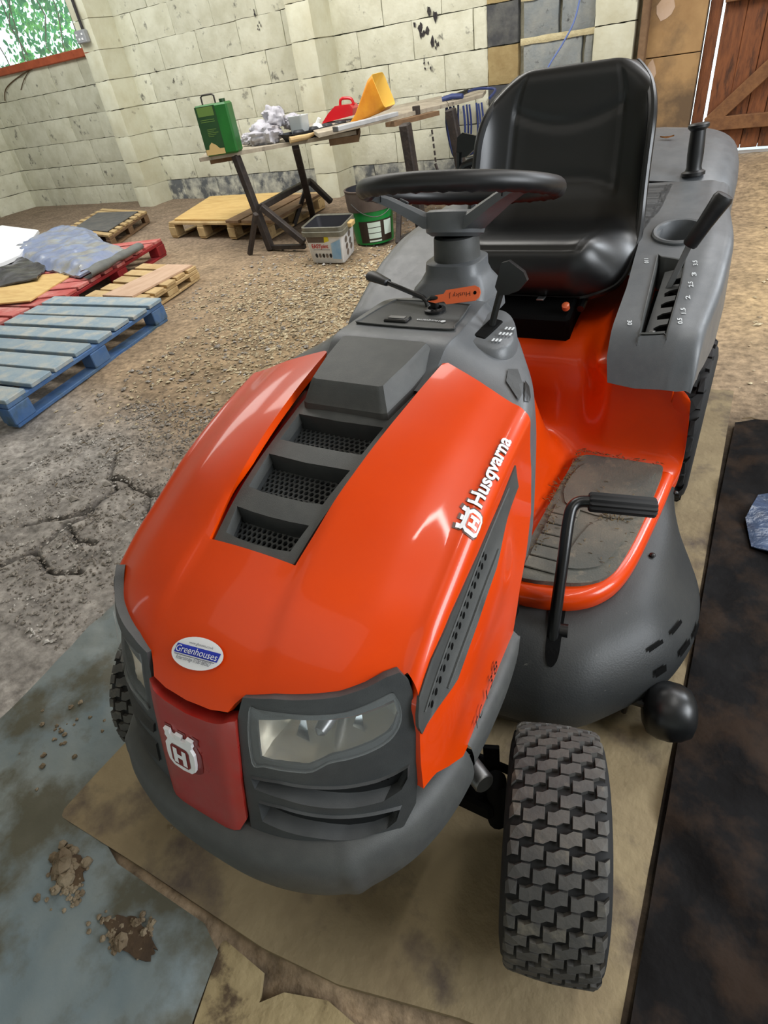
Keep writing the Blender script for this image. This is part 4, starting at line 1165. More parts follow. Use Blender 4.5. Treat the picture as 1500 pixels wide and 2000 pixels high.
M('ply_door', (172, 138, 94), (150, 116, 76), 3.0, rough=0.8, bump=0.15, bs=25, col3=(104, 84, 62), vs3=1.6, thr=(0.5, 0.66))
M('ply_worn', (186, 158, 132), (196, 170, 150), 5, rough=0.8)
M('frame_red', (186, 92, 58), (160, 74, 46), 8.0, rough=0.7, bump=0.2, bs=40)
M('glass', (235, 245, 242), rough=0.02, alpha=0.12, spec=0.5)
M('ivy', (70, 170, 96), (30, 116, 84), 5.0, rough=0.5, rnd=0.0, col3=(140, 215, 110), vs3=4, thr=(0.5, 0.62), leaf=0.6)
M('stem', (90, 70, 46), rough=0.9)
M('grey_box', (150, 152, 156), rough=0.5)
M('conduit', (40, 36, 38), rough=0.6)
M('trestle', (66, 58, 54), (46, 42, 42), 16.0, rough=0.6, metal=0.2, bump=0.3, bs=60, rnd=0.08)
M('can_green', (28, 104, 36), (22, 88, 30), 6.0, rough=0.4)
M('can_dark', (28, 62, 30), (34, 72, 34), 8.0, rough=0.4)
M('can_olive', (92, 122, 56), rough=0.5)
M('can_tan', (196, 168, 112), rough=0.6)
M('cloth', (172, 170, 178), (192, 190, 196), 9.0, rough=0.95, bump=0.3, bs=60, col3=(146, 138, 138), vs3=7, thr=(0.55, 0.68))
M('clear_box', (200, 206, 206), rough=0.25, spec=0.5)
M('white_plastic', (228, 230, 230), rough=0.4)
M('tray_black', (30, 32, 38), (46, 48, 54), 20, rough=0.5)
M('alu', (206, 210, 214), (186, 190, 194), 12, rough=0.35, metal=0.3)
M('red_plastic', (196, 22, 34), rough=0.25, coat=0.3)
M('funnel_yellow', (224, 152, 42), (208, 128, 30), 8, rough=0.4)
M('funnel_in', (238, 200, 96), rough=0.4)
M('hose_blue', (46, 60, 110), rough=0.5)
M('rope_blue', (110, 130, 190), rough=0.6)
M('bucket_green', (20, 138, 62), (16, 122, 54), 8, rough=0.35)
M('bucket_brown', (98, 86, 78), (82, 70, 64), 10, rough=0.6)
M('bucket_label', (208, 226, 214), rough=0.5)
M('label_dark', (48, 38, 28), rough=0.5)
M('tub_grey', (120, 118, 104), (96, 94, 84), 12, rough=0.6, bump=0.2, bs=60)
M('tub_in', (44, 44, 50), rough=0.7)
M('tub_white', (226, 228, 230), (210, 212, 214), 16, rough=0.4)
M('tub_sky', (126, 176, 222), (176, 206, 232), 5, rough=0.4)
M('tub_red', (190, 36, 40), rough=0.4)
M('tub_yellow', (220, 206, 40), rough=0.4)
M('tub_photo', (120, 104, 84), (84, 84, 96), 60, rough=0.4)
M('poly_blue', (124, 136, 168), (150, 158, 178), 4.0, rough=0.25, bump=0.5, bs=14, col3=(150, 150, 148), vs3=4, thr=(0.5, 0.62))
M('sheen_blue', (70, 88, 116), (48, 58, 76), 12.0, rough=0.2, bump=0.5, bs=30)  # bluish tone painted for the sheen of the black sheet
M('poly_grey', (112, 114, 112), (92, 94, 94), 8.0, rough=0.4, bump=0.3, bs=18)
M('poly_black', (44, 44, 48), (92, 92, 96), 7.0, rough=0.22, bump=0.5, bs=14)
M('foam_white', (240, 241, 244), rough=0.7)
M('sheet_grey', (78, 78, 78), (96, 94, 90), 10, rough=0.8)
M('board_mdf', (142, 126, 96), (122, 106, 80), 5.0, rough=0.9, bump=0.3, bs=60, col3=(84, 72, 62), vs3=4.0, thr=(0.52, 0.64))
M('board_torn', (168, 150, 112), (148, 130, 94), 9.0, rough=0.9, bump=0.6, bs=35, col3=(84, 68, 50), vs3=9, thr=(0.55, 0.62))
M('board_edge', (92, 78, 60), rough=0.95)
M('tarp_blue', (102, 115, 119), (124, 131, 128), 3.5, rough=0.5, bump=0.5, bs=9, col3=(80, 78, 64), vs3=4.2, thr=(0.46, 0.58), rvar=0.08)
M('tarp_black', (12, 10, 10), (17, 16, 17), 5, rough=0.65, spec=0.1, bump=0.6, bs=14, col3=(42, 31, 23), vs3=7, thr=(0.46, 0.60), rvar=0.1)
M('soil', (84, 66, 46), (60, 46, 34), 14, rough=0.95, bump=0.6, bs=50)
M('clod', (140, 126, 104), (100, 84, 64), 20, rough=0.95, bump=0.6, bs=70)
M('stone_chip', (206, 192, 160), (160, 142, 112), 40, rough=0.9, col3=(112, 98, 78), vs3=22, thr=(0.5, 0.6))
M('stone_grey', (156, 150, 142), (126, 118, 108), 30, rough=0.9, col3=(206, 202, 196), vs3=10, thr=(0.55, 0.62))
M('floor_earth', (150, 130, 105), vs=30.0, rough=0.95, bump=0.7, bs=38, vcol=True)

# ------------------------------------------------------------------ floor: trodden earth, gravelly in the middle, cracked crust at the front left
CRACKS = [[(-1.52, .46), (-1.44, .60), (-1.45, .75), (-1.43, .84), (-1.45, .90), (-1.44, .97), (-1.54, 1.02), (-1.60, 1.09), (-1.66, 1.14)],
          [(-1.54, 1.02), (-1.46, 1.03), (-1.38, 1.00), (-1.29, 1.0), (-1.21, 1.02), (-1.14, 1.0), (-1.02, 1.04)],
          [(-1.44, .84), (-1.50, .77), (-1.55, .74), (-1.62, .68)], [(-1.29, 1.0), (-1.20, .90), (-1.12, .82)],
          [(-1.45, .75), (-1.34, .70), (-1.26, .72)], [(-1.44, .6), (-1.30, .56), (-1.18, .60)]]
def seg_d(p, a, b):
    ax_, ay = a; bx, by = b; dx, dy = bx - ax_, by - ay
    t = max(0, min(1, ((p[0] - ax_) * dx + (p[1] - ay) * dy) / (dx * dx + dy * dy)))
    return math.hypot(p[0] - ax_ - t * dx, p[1] - ay - t * dy)
def nz(x, y, s, o=0.0): return noise.noise(Vector((x * s + o, y * s - o, o * .7)))
def floor_h(x, y):
    far = sstep(.0, .6, math.hypot(max(0, abs(x) - .75), max(0, abs(y - .9) - 1.3)))   # flat where the mower stands
    h = far * (.022 * nz(x, y, 1.3) + .012 * nz(x, y, 4.0, 3.1)) + .006 * nz(x, y, 11, 7.3) + .004 * nz(x, y, 27, 1.7) - .008
    h += (.05 * sstep(5.2, 6.1, y) * (.5 + .5 * nz(x, y, 2.5, 9))) if x < -.8 else .105 * sstep(4.9, 6.1, y)
    h -= .036 * sstep(.10, .05, y - .25 * max(0, x - .1)) * sstep(-.12, -.02, x)
    if y > 1.2 and x < -2.1: h = min(h, .012) * .6
    return h
def crack_d(x, y):
    if not (-1.8 < x < -.9 and .4 < y < 1.25): return 1.0
    w = .010 * nz(x, y, 14, 4.4)
    return min(seg_d((x + w, y - w), c[i], c[i + 1]) for c in CRACKS for i in range(len(c) - 1))
def lines(spec):
    out = []
    for a, b, st in spec: out += list(np.arange(a, b - 1e-6, st))
    out.append(spec[-1][1]); return out
fx = lines([(-10.4, -4.4, .12), (-4.4, -2.4, .05), (-2.4, -1.72, .025), (-1.72, -.95, .0095), (-.95, .95, .03), (.95, 3.4, .08)])
fy = lines([(-1.6, -.2, .07), (-.2, .42, .03), (.42, 1.20, .0095), (1.2, 2.6, .026), (2.6, 6.4, .06)])
vs_, cols_ = [], []
for y in fy:
    for x in fx:
        h = floor_h(x, y)
        grey = sstep(1.55, .95, y + .25 * (x + 1.4) + .12 * nz(x, y, 3, 2.2)) * sstep(-.45, -.75, x)
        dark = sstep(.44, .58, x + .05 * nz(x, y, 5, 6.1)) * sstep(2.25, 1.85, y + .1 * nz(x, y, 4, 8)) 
        br = sstep(.55, .35, y) * sstep(.2, .5, x)
        shingle = sstep(.55, .0, abs((x + 1.6) * .55 + (y - 2.9) * .2) / 1.4) * sstep(1.4, 2.1, y) * sstep(4.4, 3.6, y)
        c = np.array(lin((142, 123, 100))[:3])
        c = c + (np.array(lin((142, 122, 94))[:3]) - c) * shingle
        c = c + (np.array(lin((160, 138, 104))[:3]) - c) * sstep(2.3, 3.2, y) * sstep(.2, .7, x) 
        c = c + (np.array(lin((146, 142, 138))[:3]) - c) * grey
        c = c + (np.array(lin((128, 112, 98))[:3]) - c) * sstep(3.4, 4.6, y) * sstep(-1.6, -2.6, x) * .7
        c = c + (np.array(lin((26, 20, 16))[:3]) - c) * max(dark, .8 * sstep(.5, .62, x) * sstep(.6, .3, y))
        c = c * (1 + .30 * nz(x, y, 6, 5.5) + .22 * nz(x, y, 19, 3.3))
        if grey > .05:
            d = crack_d(x, y)
            k = math.exp(-(d / .0075) ** 2)
            h -= .030 * k * grey; c = c * (1 - .80 * k * grey)
            h += grey * (.008 * nz(x, y, 7, 1.1) + .005 * abs(nz(x, y, 38, 2.1)))
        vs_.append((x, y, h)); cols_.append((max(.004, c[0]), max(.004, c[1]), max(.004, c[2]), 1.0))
nx_ = len(fx); g = G()
g.add(vs_, [(j * nx_ + i, j * nx_ + i + 1, (j + 1) * nx_ + i + 1, (j + 1) * nx_ + i) for j in range(len(fy) - 1) for i in range(nx_ - 1)])
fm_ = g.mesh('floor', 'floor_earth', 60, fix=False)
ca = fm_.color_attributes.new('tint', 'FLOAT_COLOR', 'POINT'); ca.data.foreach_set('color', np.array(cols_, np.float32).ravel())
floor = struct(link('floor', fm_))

def pebbles(name, n, pos, size, mat, label, seed, flatn=.5):
    rnd = random.Random(seed); g = G()
    base = [(1, 0, 0), (-.9, .1, .1), (.1, .8, 0), (0, -.85, .1), (.1, .1, 1), (-.1, 0, -1)]
    fs = [(0, 2, 4), (2, 1, 4), (1, 3, 4), (3, 0, 4), (2, 0, 5), (1, 2, 5), (3, 1, 5), (0, 3, 5)]
    k = 0
    while k < n:
        x, y = pos(rnd)
        if x is None: continue
        s = size(rnd); a = rnd.uniform(0, 2 * PI); ca_, sa = math.cos(a), math.sin(a); z = floor_h(x, y); tl = rnd.uniform(-.5, .5)
        vs = []
        for bx, by, bz in base:
            bx *= rnd.uniform(.7, 1.2); by *= rnd.uniform(.55, .9); bz *= flatn * rnd.uniform(.6, 1.1)
            vs.append((x + s * (bx * ca_ - by * sa), y + s * (bx * sa + by * ca_), z + s * (.25 + bz + tl * bx * .5)))
        g.add(vs, fs); k += 1
    return stuff(g.build(name, mat, smooth=0, fix=False), label, 'gravel')
def pos_gravel(r):
    x = r.gauss(-1.55, .62); y = r.gauss(2.85, .62)
    if not (-2.9 < x < -.55 and 1.25 < y < 4.6): return None, None
    if x < -2.35 and y < 2.6: return None, None
    return x, y
def pos_right(r): return r.uniform(.55, 2.2), r.uniform(2.1, 4.6)
def pos_all(r):
    x = r.uniform(-2.95, -.6); y = r.uniform(.75, 5.3)
    if -3.8 < x < -2.3 and 1.1 < y < 2.5: return None, None
    return x, y
def pos_front(r):
    x = r.uniform(-2.0, -.93); y = r.uniform(.35, 1.6)
    return x, y
pebbles('wood_chip_gravel', 9000, pos_gravel, lambda r: r.uniform(.006, .014) * (1.7 if r.random() < .12 else 1), 'stone_chip', 'pale tan gravel scattered over the earth floor', 21, .35)
pebbles('loose_grit', 2600, pos_all, lambda r: abs(r.gauss(.006, .006)) + .004, 'stone_grey', 'loose grey grit on the trodden floor', 22, .5)
pebbles('crust_crumbs', 6500, pos_front, lambda r: abs(r.gauss(.0035, .003)) + .002, 'stone_grey', 'grey crumbs on the cracked floor crust', 23, .6)
pebbles('right_grit', 500, pos_right, lambda r: abs(r.gauss(.006, .006)) + .003, 'stone_chip', 'tan grit on the floor beyond the mower', 24, .4)
rnd = random.Random(5); g = G()
for i in range(120):
    x, y = (rnd.uniform(-2.3, -.7), rnd.uniform(.8, 3.2)) if i < 90 else (rnd.uniform(.6, 1.2), rnd.uniform(1.9, 3))
    if x < -2.2 and y < 2.5: continue
    a = rnd.uniform(0, PI); l = rnd.uniform(.02, .07); z = floor_h(x, y) + .006
    g.tube([(x, y, z), (x + l * .5 * math.cos(a), y + l * .5 * math.sin(a), z + .004), (x + l * math.cos(a + .2), y + l * math.sin(a + .2), z)], .0016, 4)
stuff(g.build('straw_stalks', 'straw', smooth=0), 'loose straw stalks lying on the earth floor', 'straw')

# ------------------------------------------------------------------ back wall of blocks
ROW = [-.06, .235, .505, .785, 1.06, 1.345, 1.625, 1.90, 2.18, 2.46]
Y0 = 6.2
wall = G(); wall.box((-8.15, Y0 + .13, .76), (3.1, .20, 1.74)); wall.box((-3.59, Y0 + .13, 1.75), (6.02, .20, 3.7)); wall.box((-8.15, Y0 + .13, 3.06), (3.1, .20, 1.0))
_bm = {}
def block_mesh(L, H, D, mat, var):
    key = (round(L, 2), round(H, 2), round(D, 2), mat, var)
    if key in _bm: return _bm[key]
    r = random.Random(hash((key[0], key[1], var)) & 0xffff); g = G(); nx, ny = 7, 4; b = .010; rows = []
    for j in range(ny + 1):
        row = []
        for i in range(nx + 1):
            x = -L / 2 + L * i / nx; z = -H / 2 + H * j / ny
            ed = i in (0, nx) or j in (0, ny)
            row.append((x + r.uniform(-.003, .003), -D / 2 + (b if ed else 0) + r.uniform(-.003, .003), z + r.uniform(-.003, .003)))
        rows.append(row)
    g.loft(rows, False)
    n = nx + 1; per = [(0, i) for i in range(nx + 1)] + [(j, nx) for j in range(1, ny + 1)] + [(ny, i) for i in range(nx - 1, -1, -1)] + [(j, 0) for j in range(ny - 1, 0, -1)]
    q = len(g.v); m = len(per); ids = [a * n + c for a, c in per]
    g.v += [(g.v[k][0], D / 2, g.v[k][2]) for k in ids]
    g.f += [(ids[k], ids[(k + 1) % m], q + (k + 1) % m, q + k) for k in range(m)]
    me = g.mesh('block', mat, 45); _bm[key] = me; return me
def put_block(parent, x0, x1, z0, z1, y, D, mat, gap=.007, rot=0.0, ycen=None, name='block'):
    L, H = x1 - x0 - gap, z1 - z0 - gap
    if L < .03 or H < .03: return
    o = link(name, block_mesh(L, H, D, mat, random.randint(0, 2)), parent)
    o.location = ((x0 + x1) / 2, y, (z0 + z1) / 2)
    o.rotation_euler = (random.uniform(-.006, .006), random.uniform(-.004, .004), rot)
    return o
wb = struct(wall.build('wall_back', 'mortar', smooth=0))
def bay(x0, x1, offs, rows, mat, base=None):
    for r in rows:
        a = offs[r % len(offs)]; x = a
        while x > x0: x -= .595
        while x < x1:
            l, h = max(x, x0), min(x + .595, x1)
            put_block(wb, l, h, ROW[r], ROW[r + 1], Y0 + random.uniform(-.004, .004), .09, (base if (base and r == 0) else mat))
            x += .595
bay(-9.62, -6.66, [-7.9, -7.63, -7.65, -7.9, -7.63, -7.9], range(0, 6), 'block_paint')
bay(-6.42, -3.74, [-5.53, -5.24], range(0, 9), 'block_paint', 'block_dark_base')
bay(-3.47, -1.88, [-3.2, -2.9], range(0, 9), 'block_paint', 'block_dark_base')
for r in range(0, 9):
    put_block(wb, -1.88, -1.60, ROW[r], ROW[r + 1], Y0 - .01, .09, 'block_charcoal' if r in (4, 2) else 'block_tan')
    o = -1.05 if r % 2 else -1.25
    put_block(wb, -1.57, o, ROW[r], ROW[r + 1], Y0 + .005, .09, 'block_bluegrey', .03)
    put_block(wb, o, -.955, ROW[r], ROW[r + 1], Y0 + .005, .09, 'block_bluegrey', .03)
    if r < 8: put_block(wb, -.955, -.64, ROW[r] + .02, ROW[r + 1] + .02, Y0 - .03, .16, 'block_paint_clean', .006)
g = G()
for r in range(1, 9):   # smeared cream mortar between the grey blocks
    n = 16; rg = []
    for i in range(n + 1):
        x = -1.58 + .62 * i / n; w = .016 + .014 * (.5 + .5 * nz(x, r, 7, r)); rg.append([(x, Y0 - .043, ROW[r] - w), (x, Y0 - .047, ROW[r] - .3 * w), (x, Y0 - .047, ROW[r] + .3 * w), (x, Y0 - .043, ROW[r] + w)])
    g.loft(rg, False)
g.build('pointing', 'mortar_cream', wb)
g = G(); random.seed(17)
for (x, z, s) in ((-2.44, 1.30, .13), (-2.52, 1.27, .08), (-2.36, 1.12, .05), (-2.47, 1.02, .05), (-4.36, 1.63, .05), (-4.34, 1.53, .045), (-5.98, 1.36, .03), (-5.75, 1.24, .035), (-1.79, 1.26, .04)):
    for k in range(5):
        cx, cz = x + random.gauss(0, s * .35), z + random.gauss(0, s * .5)
        flat([(cx + s * random.uniform(.08, .22) * math.cos(a * PI / 4), cz + s * random.uniform(.12, .42) * math.sin(a * PI / 4)) for a in range(8)], (0, Y0 - .0515 - .0004 * k, 0), (1, 0, 0), (0, 0, 1), g)
stuff(g.build('soot_stains', 'soot', wb, smooth=0))
def pier(x0, x1, y0, mats, name):
    g = G(); g.box(((x0 + x1) / 2, (y0 + Y0) / 2 + .06, 1.2), (x1 - x0 - .03, Y0 - y0 - .05, 2.6))
    p = struct(g.build(name, 'mortar', smooth=0)); p['label'] = 'painted block pier against the back wall'
    for r in range(0, 9):
        mt = mats[0]
        o = put_block(p, x0, x1, ROW[r], ROW[r + 1] , (y0 + Y0) / 2, Y0 - y0, mt, .006)
    return p
pier(-6.68, -6.41, 5.80, ['block_paint_clean'], 'trim_1')
pier(-3.74, -3.46, 5.81, ['block_paint_clean'], 'trim_2')

# left wall: painted return next to the corner, then bare grey
g = G(); g.box((-9.72, 2.2, 1.75), (.2, 8.9, 3.7)); wl = struct(g.build('wall_left', 'mortar', smooth=0))
for r in range(0, 9):
    o = put_block(wl, -.33, .33, ROW[r], ROW[r + 1], 0, .09, 'block_paint')
    o.location = (-9.575, 5.87, (ROW[r] + ROW[r + 1]) / 2); o.rotation_euler = (0, 0, PI / 2)
    y = 5.5 - (.3 if r % 2 else 0)
    while y > 1.5:
        o = put_block(wl, -.2975, .2975, ROW[r], ROW[r + 1], 0, .09, 'wall_grey'); o.location = (-9.615, y - .28, (ROW[r] + ROW[r + 1]) / 2); o.rotation_euler = (0, 0, PI / 2)
        y -= .595
# window in bay one
g = G(); g.box((-8.14, 6.19, 1.662), (2.92, .16, .085), bev=.008); w1 = struct(g.build('window_1', 'frame_red')); w1['label'] = 'window with a red-brown timber sill'
for x in (-9.57, -6.72):
    g = G(); g.box((x, 6.24, 2.10), (.06, .08, .80), bev=.006); g.build('frame_post', 'frame_red', w1)
g = G(); g.box((-8.14, 6.24, 2.53), (2.9, .09, .08), bev=.006); g.build('frame_head', 'frame_red', w1)
for x0, x1 in ((-9.54, -6.75),):
    g = G(); g.box(((x0 + x1) / 2, 6.25, 2.10), (x1 - x0, .006, .79)); g.build('pane', 'glass', w1, smooth=0)
# wall piece over the window and the ivy outside
rnd = random.Random(31); g = G(); gs = G()
for k in range(9):
    x = rnd.uniform(-9.4, -6.9); pts = [(x, 6.75, 1.2)]
    for j in range(6): x += rnd.uniform(-.16, .16); pts.append((x, 6.75 + rnd.uniform(-.1, .1), 1.2 + .32 * (j + 1)))
    gs.tube(pts, .008, 5)
for i in range(8000):
    t = rnd.random(); x = rnd.uniform(-9.9, -6.3); z = 1.1 + 2.2 * rnd.random()
    # clustered, with open sky between
    dn = nz(x, z, 2.6, 12.0) + .35 * nz(x, z, 6, 2.0) + .45 * sstep(2.1, 1.6, z) + .25 * sstep(-7.9, -7.0, x)
    if dn < .02: continue
    y = 6.7 + rnd.random() * .7; s = rnd.uniform(.025, .06); a = rnd.uniform(0, 2 * PI); tl = rnd.uniform(-1, 1)
    X = Vector((math.cos(a), tl * .5, math.sin(a))).normalized(); Yv = Vector((-math.sin(a), rnd.uniform(-.6, .6), math.cos(a))).normalized()
    c = Vector((x, y, z)); q = len(g.v)
    for u, v in ((-.9, 0), (-.3, .55), (.35, .45), (1, 0), (.35, -.45), (-.3, -.55)): g.v.append(tuple(c + X * (u * s) + Yv * (v * s) + Vector((0, .2 * s * (abs(u)), 0))))
    g.f.append(tuple(range(q, q + 6)))
iv = stuff(g.build('ivy', 'ivy', smooth=0, fix=False), 'bright green ivy leaves outside the window', 'ivy')
gs.build('stems', 'stem', iv)
g = G(); g.tube(catmull([(-8.20, 6.14, 1.62), (-8.40, 6.14, 1.60), (-8.74, 6.14, 1.54), (-8.95, 6.13, 1.47), (-9.08, 6.14, 1.36)], 16), .007, 5); g.tube(catmull([(-8.25, 6.14, 1.62), (-8.45, 6.14, 1.54), (-8.62, 6.14, 1.44)], 10), .005, 5)
tag(g.build('dry_creeper', 'stem'), 'thin dry creeper stem trailing below the window sill', 'creeper')
# socket and conduit on the first pier
sk = thing('switch_box', 'grey surface switch box on the front of the left pier', 'switch', (-6.55, 5.78, 1.76))
g = G(); g.box((-6.56, 5.765, 1.76), (.17, .06, .115), bev=.008); g.build('box', 'grey_box', sk)
for i, (dx, dz) in enumerate(((-.05, .02), (.045, .02), (-.02, -.02), (.03, -.02))):
    g = G(); g.box((-6.56 + dx, 5.733, 1.76 + dz), (.022, .008, .02), bev=.002); g.build('rocker', 'foam_white', sk)
g = G(); g.tube([(-6.52, 5.775, 1.82), (-6.52, 5.775, 2.5)], .016, 10); tag(g.build('conduit', 'conduit'), 'black cable conduit running up the pier from the switch box', 'conduit')
# rope on the right part of the back wall
g = G(); g.tube(catmull([(-1.02, 6.08, 2.3), (-1.03, 6.08, 1.9), (-1.05, 6.09, 1.5), (-1.10, 6.09, 1.18), (-1.19, 6.09, 1.02), (-1.33, 6.09, .84), (-1.42, 6.09, .62)], 36), .007, 6)
tag(g.build('hanging_rope', 'rope_blue'), 'thin blue rope hanging down the grey block wall', 'rope')

# ------------------------------------------------------------------ barn door and boarded panel at the right
g = G(); g.box((-.575, 6.16, 1.2), (.055, .12, 2.5), bev=.006); struct(g.build('trim_3', 'wood_brown'))['label'] = 'dark timber post beside the door boarding'
g = G(); g.box((-.375, 6.245, 1.25), (.46, .03, 2.44)); g.build('panel_backing', 'wood_dark', wb)  # backing board added to block outside light at the panel gaps
for z0, z1 in ((.06, .82), (.826, 1.6), (1.606, 2.4)):
    g = G(); g.box((-.355, 6.20, (z0 + z1) / 2), (.41, .03, z1 - z0), bev=.003); o = g.build('plywood_panel', 'ply_door', wb)
g = G(); random.seed(8)
flat([(.0 + .09 * math.cos(a * .7) * random.uniform(.6, 1), .09 * math.sin(a * .7) * random.uniform(.6, 1)) for a in range(9)], (-.44, 6.183, 1.12), (1, 0, 0), (0, 0, 1), g)
flat([(.06 * math.cos(a * .7) * random.uniform(.6, 1), .10 * math.sin(a * .7) * random.uniform(.6, 1)) for a in range(9)], (-.50, 6.183, .72), (1, 0, 0), (0, 0, 1), g)
stuff(g.build('worn_patches', 'ply_worn', wb, smooth=0))
d1 = thing('door_1', '', '', (.7, 6.3, .16)); del d1['label']; del d1['category']; struct(d1); d1['label'] = 'brown plank barn door with a diagonal brace'
def dbox(name, c, size, mat, par=None, ax=None):
    g = G(); g.box(c, size, ax, .004); return g.build(name, mat, par or d1, smooth=30)
dbox('plank', (-.098, 6.27, 1.25), (.085, .035, 2.24), 'door_wood')
x = -.040; random.seed(6)
for k in range(11):
    w = random.uniform(.125, .16); ax = None
    if k == 0: ax = (Vector((1, 0, .007)).normalized(), Vector((0, 1, 0)), Vector((-.007, 0, 1)).normalized())
    dbox('plank', (x + w / 2, 6.28 + random.uniform(-.003, .003), 1.25), (w - .004, .03, 2.22), 'door_wood', ax=ax); x += w
for z in (.33, 1.14, 2.1): dbox('ledge', (.72, 6.235, z), (1.52, .05, .095 if z < 2 else .12), 'door_brace')
dv = Vector((.76, 0, .72)).normalized()
dbox('brace', (.41, 6.235, .73), (1.16, .048, .10), 'door_brace', ax=(dv, Vector((0, 1, 0)), Vector((-dv.z, 0, dv.x))))
dbox('backing', (.95, 6.315, 1.26), (1.74, .03, 2.2), 'wood_dark')
g = G(); g.box((.75, 6.76, .05), (2.2, .9, .13)); struct(g.build('trim_4', 'foam_white', smooth=0))['label'] = 'bright pale ground outside under the door'
for k in range(6):
    pass
# ceiling and upper wall so the barn is enclosed
g = G(); g.box((3.5, 1.8, 1.75), (.2, 9.4, 3.7)); struct(g.build('wall_right', 'wall_grey', smooth=0))
g = G(); g.box((-3.2, -2.6, 1.75), (13.4, .2, 3.7)); struct(g.build('wall_front', 'wall_grey', smooth=0))
g = G(); g.box((2.45, 6.35, 1.75), (1.95, .15, 3.7)); g.box((.45, 6.35, 3.0), (2.1, .15, 1.25)); struct(g.build('trim_5', 'ply_door', smooth=0))
g = G(); g.box((-3.2, 2.2, 3.6), (14.5, 9.9, .08)); struct(g.build('ceiling', 'wood_grey', smooth=0))

# ------------------------------------------------------------------ pallets
def P3(x, y, z): return Vector((x, y, z))
def pallet(name, label, o, U, V, lu, lv, ztop, n, mat_top, mat_side, group=None, bw=.105, skip=(), hgt=None, jit=.006, runners=3):
    """o: corner on the ground plan; U: direction of the boards, V: along which they are spaced"""
    t = thing(name, label, 'pallet', (o[0], o[1], 0), group)
    U = Vector((U[0], U[1], 0)).normalized(); V = Vector((V[0], V[1], 0)).normalized(); Z = Vector((0, 0, 1)); O = Vector((o[0], o[1], 0)); r = random.Random(name + label)
    h = ztop; tb = .022
    for i in range(n):
        if i in skip: continue
        v = bw / 2 + (lv - bw) * i / (n - 1); w = bw * r.uniform(.92, 1.1); dl = r.uniform(-.012, .012)
        g = G(); g.box(O + U * (lu / 2 + dl) + V * v + Z * (h - tb / 2 + r.uniform(-.003, .003)), (lu + r.uniform(-jit, jit), w, tb), (U, V, Z), .003); g.build('deck_board', mat_top, t, smooth=30)
    for k in range(runners):
        u = .045 + (lu - .09) * k / (runners - 1)
        g = G(); g.box(O + U * u + V * (lv / 2) + Z * (h - tb - .012), (.09, lv, .022), (U, V, Z), .003); g.build('stringer_board', mat_side, t, smooth=30)
        for j in range(3):
            v = .06 + (lv - .12) * j / 2
            g = G(); hb = h - tb - .024 - .018; g.box(O + U * u + V * v + Z * (.018 + hb / 2), (.095, .135, hb), (U, V, Z), .004); g.build('block', mat_side, t, smooth=30)
        g = G(); g.box(O + U * u + V * (lv / 2) + Z * .009, (.09, lv, .018), (U, V, Z), .003); g.build('bottom_board', mat_side, t, smooth=30)
    return t
pallet('blue_pallet', 'weathered blue wooden pallet nearest the camera on the left', (-2.37, 1.165), (-.97, -.075), (-.31, 1.275), 1.0, 1.33, .145, 8, 'paint_blue', 'paint_blue_side', bw=.135)
pallet('red_pallet', 'red wooden pallet under the folded plastic sheet', (-3.60, 2.42), (-.94, -.33), (-.49, 1.40), 1.1, 1.46, .145, 9, 'paint_red', 'paint_red_side', bw=.125)
pallet('red_pallet', 'faded red pallet behind the blue one at the photo edge', (-3.66, 1.70), (-.97, -.09), (-.06, .70), 1.0, .68, .135, 4, 'paint_red', 'paint_red_side', bw=.15)
pallet('small_pallet', 'small bare pallet carrying a pinkish plywood sheet', (-2.94, 2.50), (-1, .05), (-.17, .70), .62, .74, .10, 5, 'wood_pale', 'wood_pale', bw=.12)
pallet('bare_pallet', 'bare wooden pallet under a chipboard sheet by the wall', (-3.22, 4.24), (-1.2, .10), (-.14, 1.0), 1.36, 1.16, .145, 9, 'wood_pale', 'wood_pale', bw=.10, runners=4)
pallet('old_pallet', 'old pallet with a grey sheet beside the left pier', (-5.04, 3.98), (-1.0, .22), (-.55, 1.0), 1.1, 1.15, .125, 8, 'wood_pale', 'wood_brown', bw=.10)
def slab(name, quad, z, th, mat, label, cat, bev=.002, tiltz=None):
    g = G(); Q = [Vector((a, b, 0)) for a, b in quad]; n = len(Q); c = sum(Q, Vector()) / n
    zz = tiltz or [0] * n
    rg = [[Vector((q.x, q.y, z + d)) for q, d in zip(Q, zz)], [Vector((q.x, q.y, z + th - bev + d)) for q, d in zip(Q, zz)], [Vector((c.x + (q.x - c.x) * .995, c.y + (q.y - c.y) * .995, z + th + d)) for q, d in zip(Q, zz)]]
    g.loft(rg, True, True); return tag(g.build(name, mat, smooth=20), label, cat)
slab('chipboard_sheet', [(-4.52, 4.40), (-3.72, 4.33), (-3.90, 5.40), (-4.95, 5.40)], .146, .014, 'ply_yellow', 'yellow chipboard sheet lying on the bare pallet by the wall', 'board')
for k in range(3):
    x = -3.70 + .20 * k
    slab('brown_plank', [(x, 4.25 - .01 * k), (x + .17, 4.23 - .01 * k), (x + .03, 5.2), (x - .14, 5.22)], .146 + .0 * k, .022, 'wood_brown', 'brown plank beside the chipboard, ' + ['nearest to it', 'the middle one of three', 'furthest right of three'][k], 'plank')['group'] = 'brown planks on the bare pallet'
slab('pink_plywood', [(-3.36, 2.53), (-3.06, 2.54), (-3.13, 3.20), (-3.40, 3.20)], .1015, .012, 'ply_pink', 'pinkish plywood sheet on the small bare pallet', 'board')
slab('grey_sheet', [(-5.20, 4.10), (-5.95, 4.25), (-6.40, 4.95), (-5.66, 4.93)], .1265, .008, 'sheet_grey', 'dark grey sheet laid on the old pallet by the pier', 'sheet')
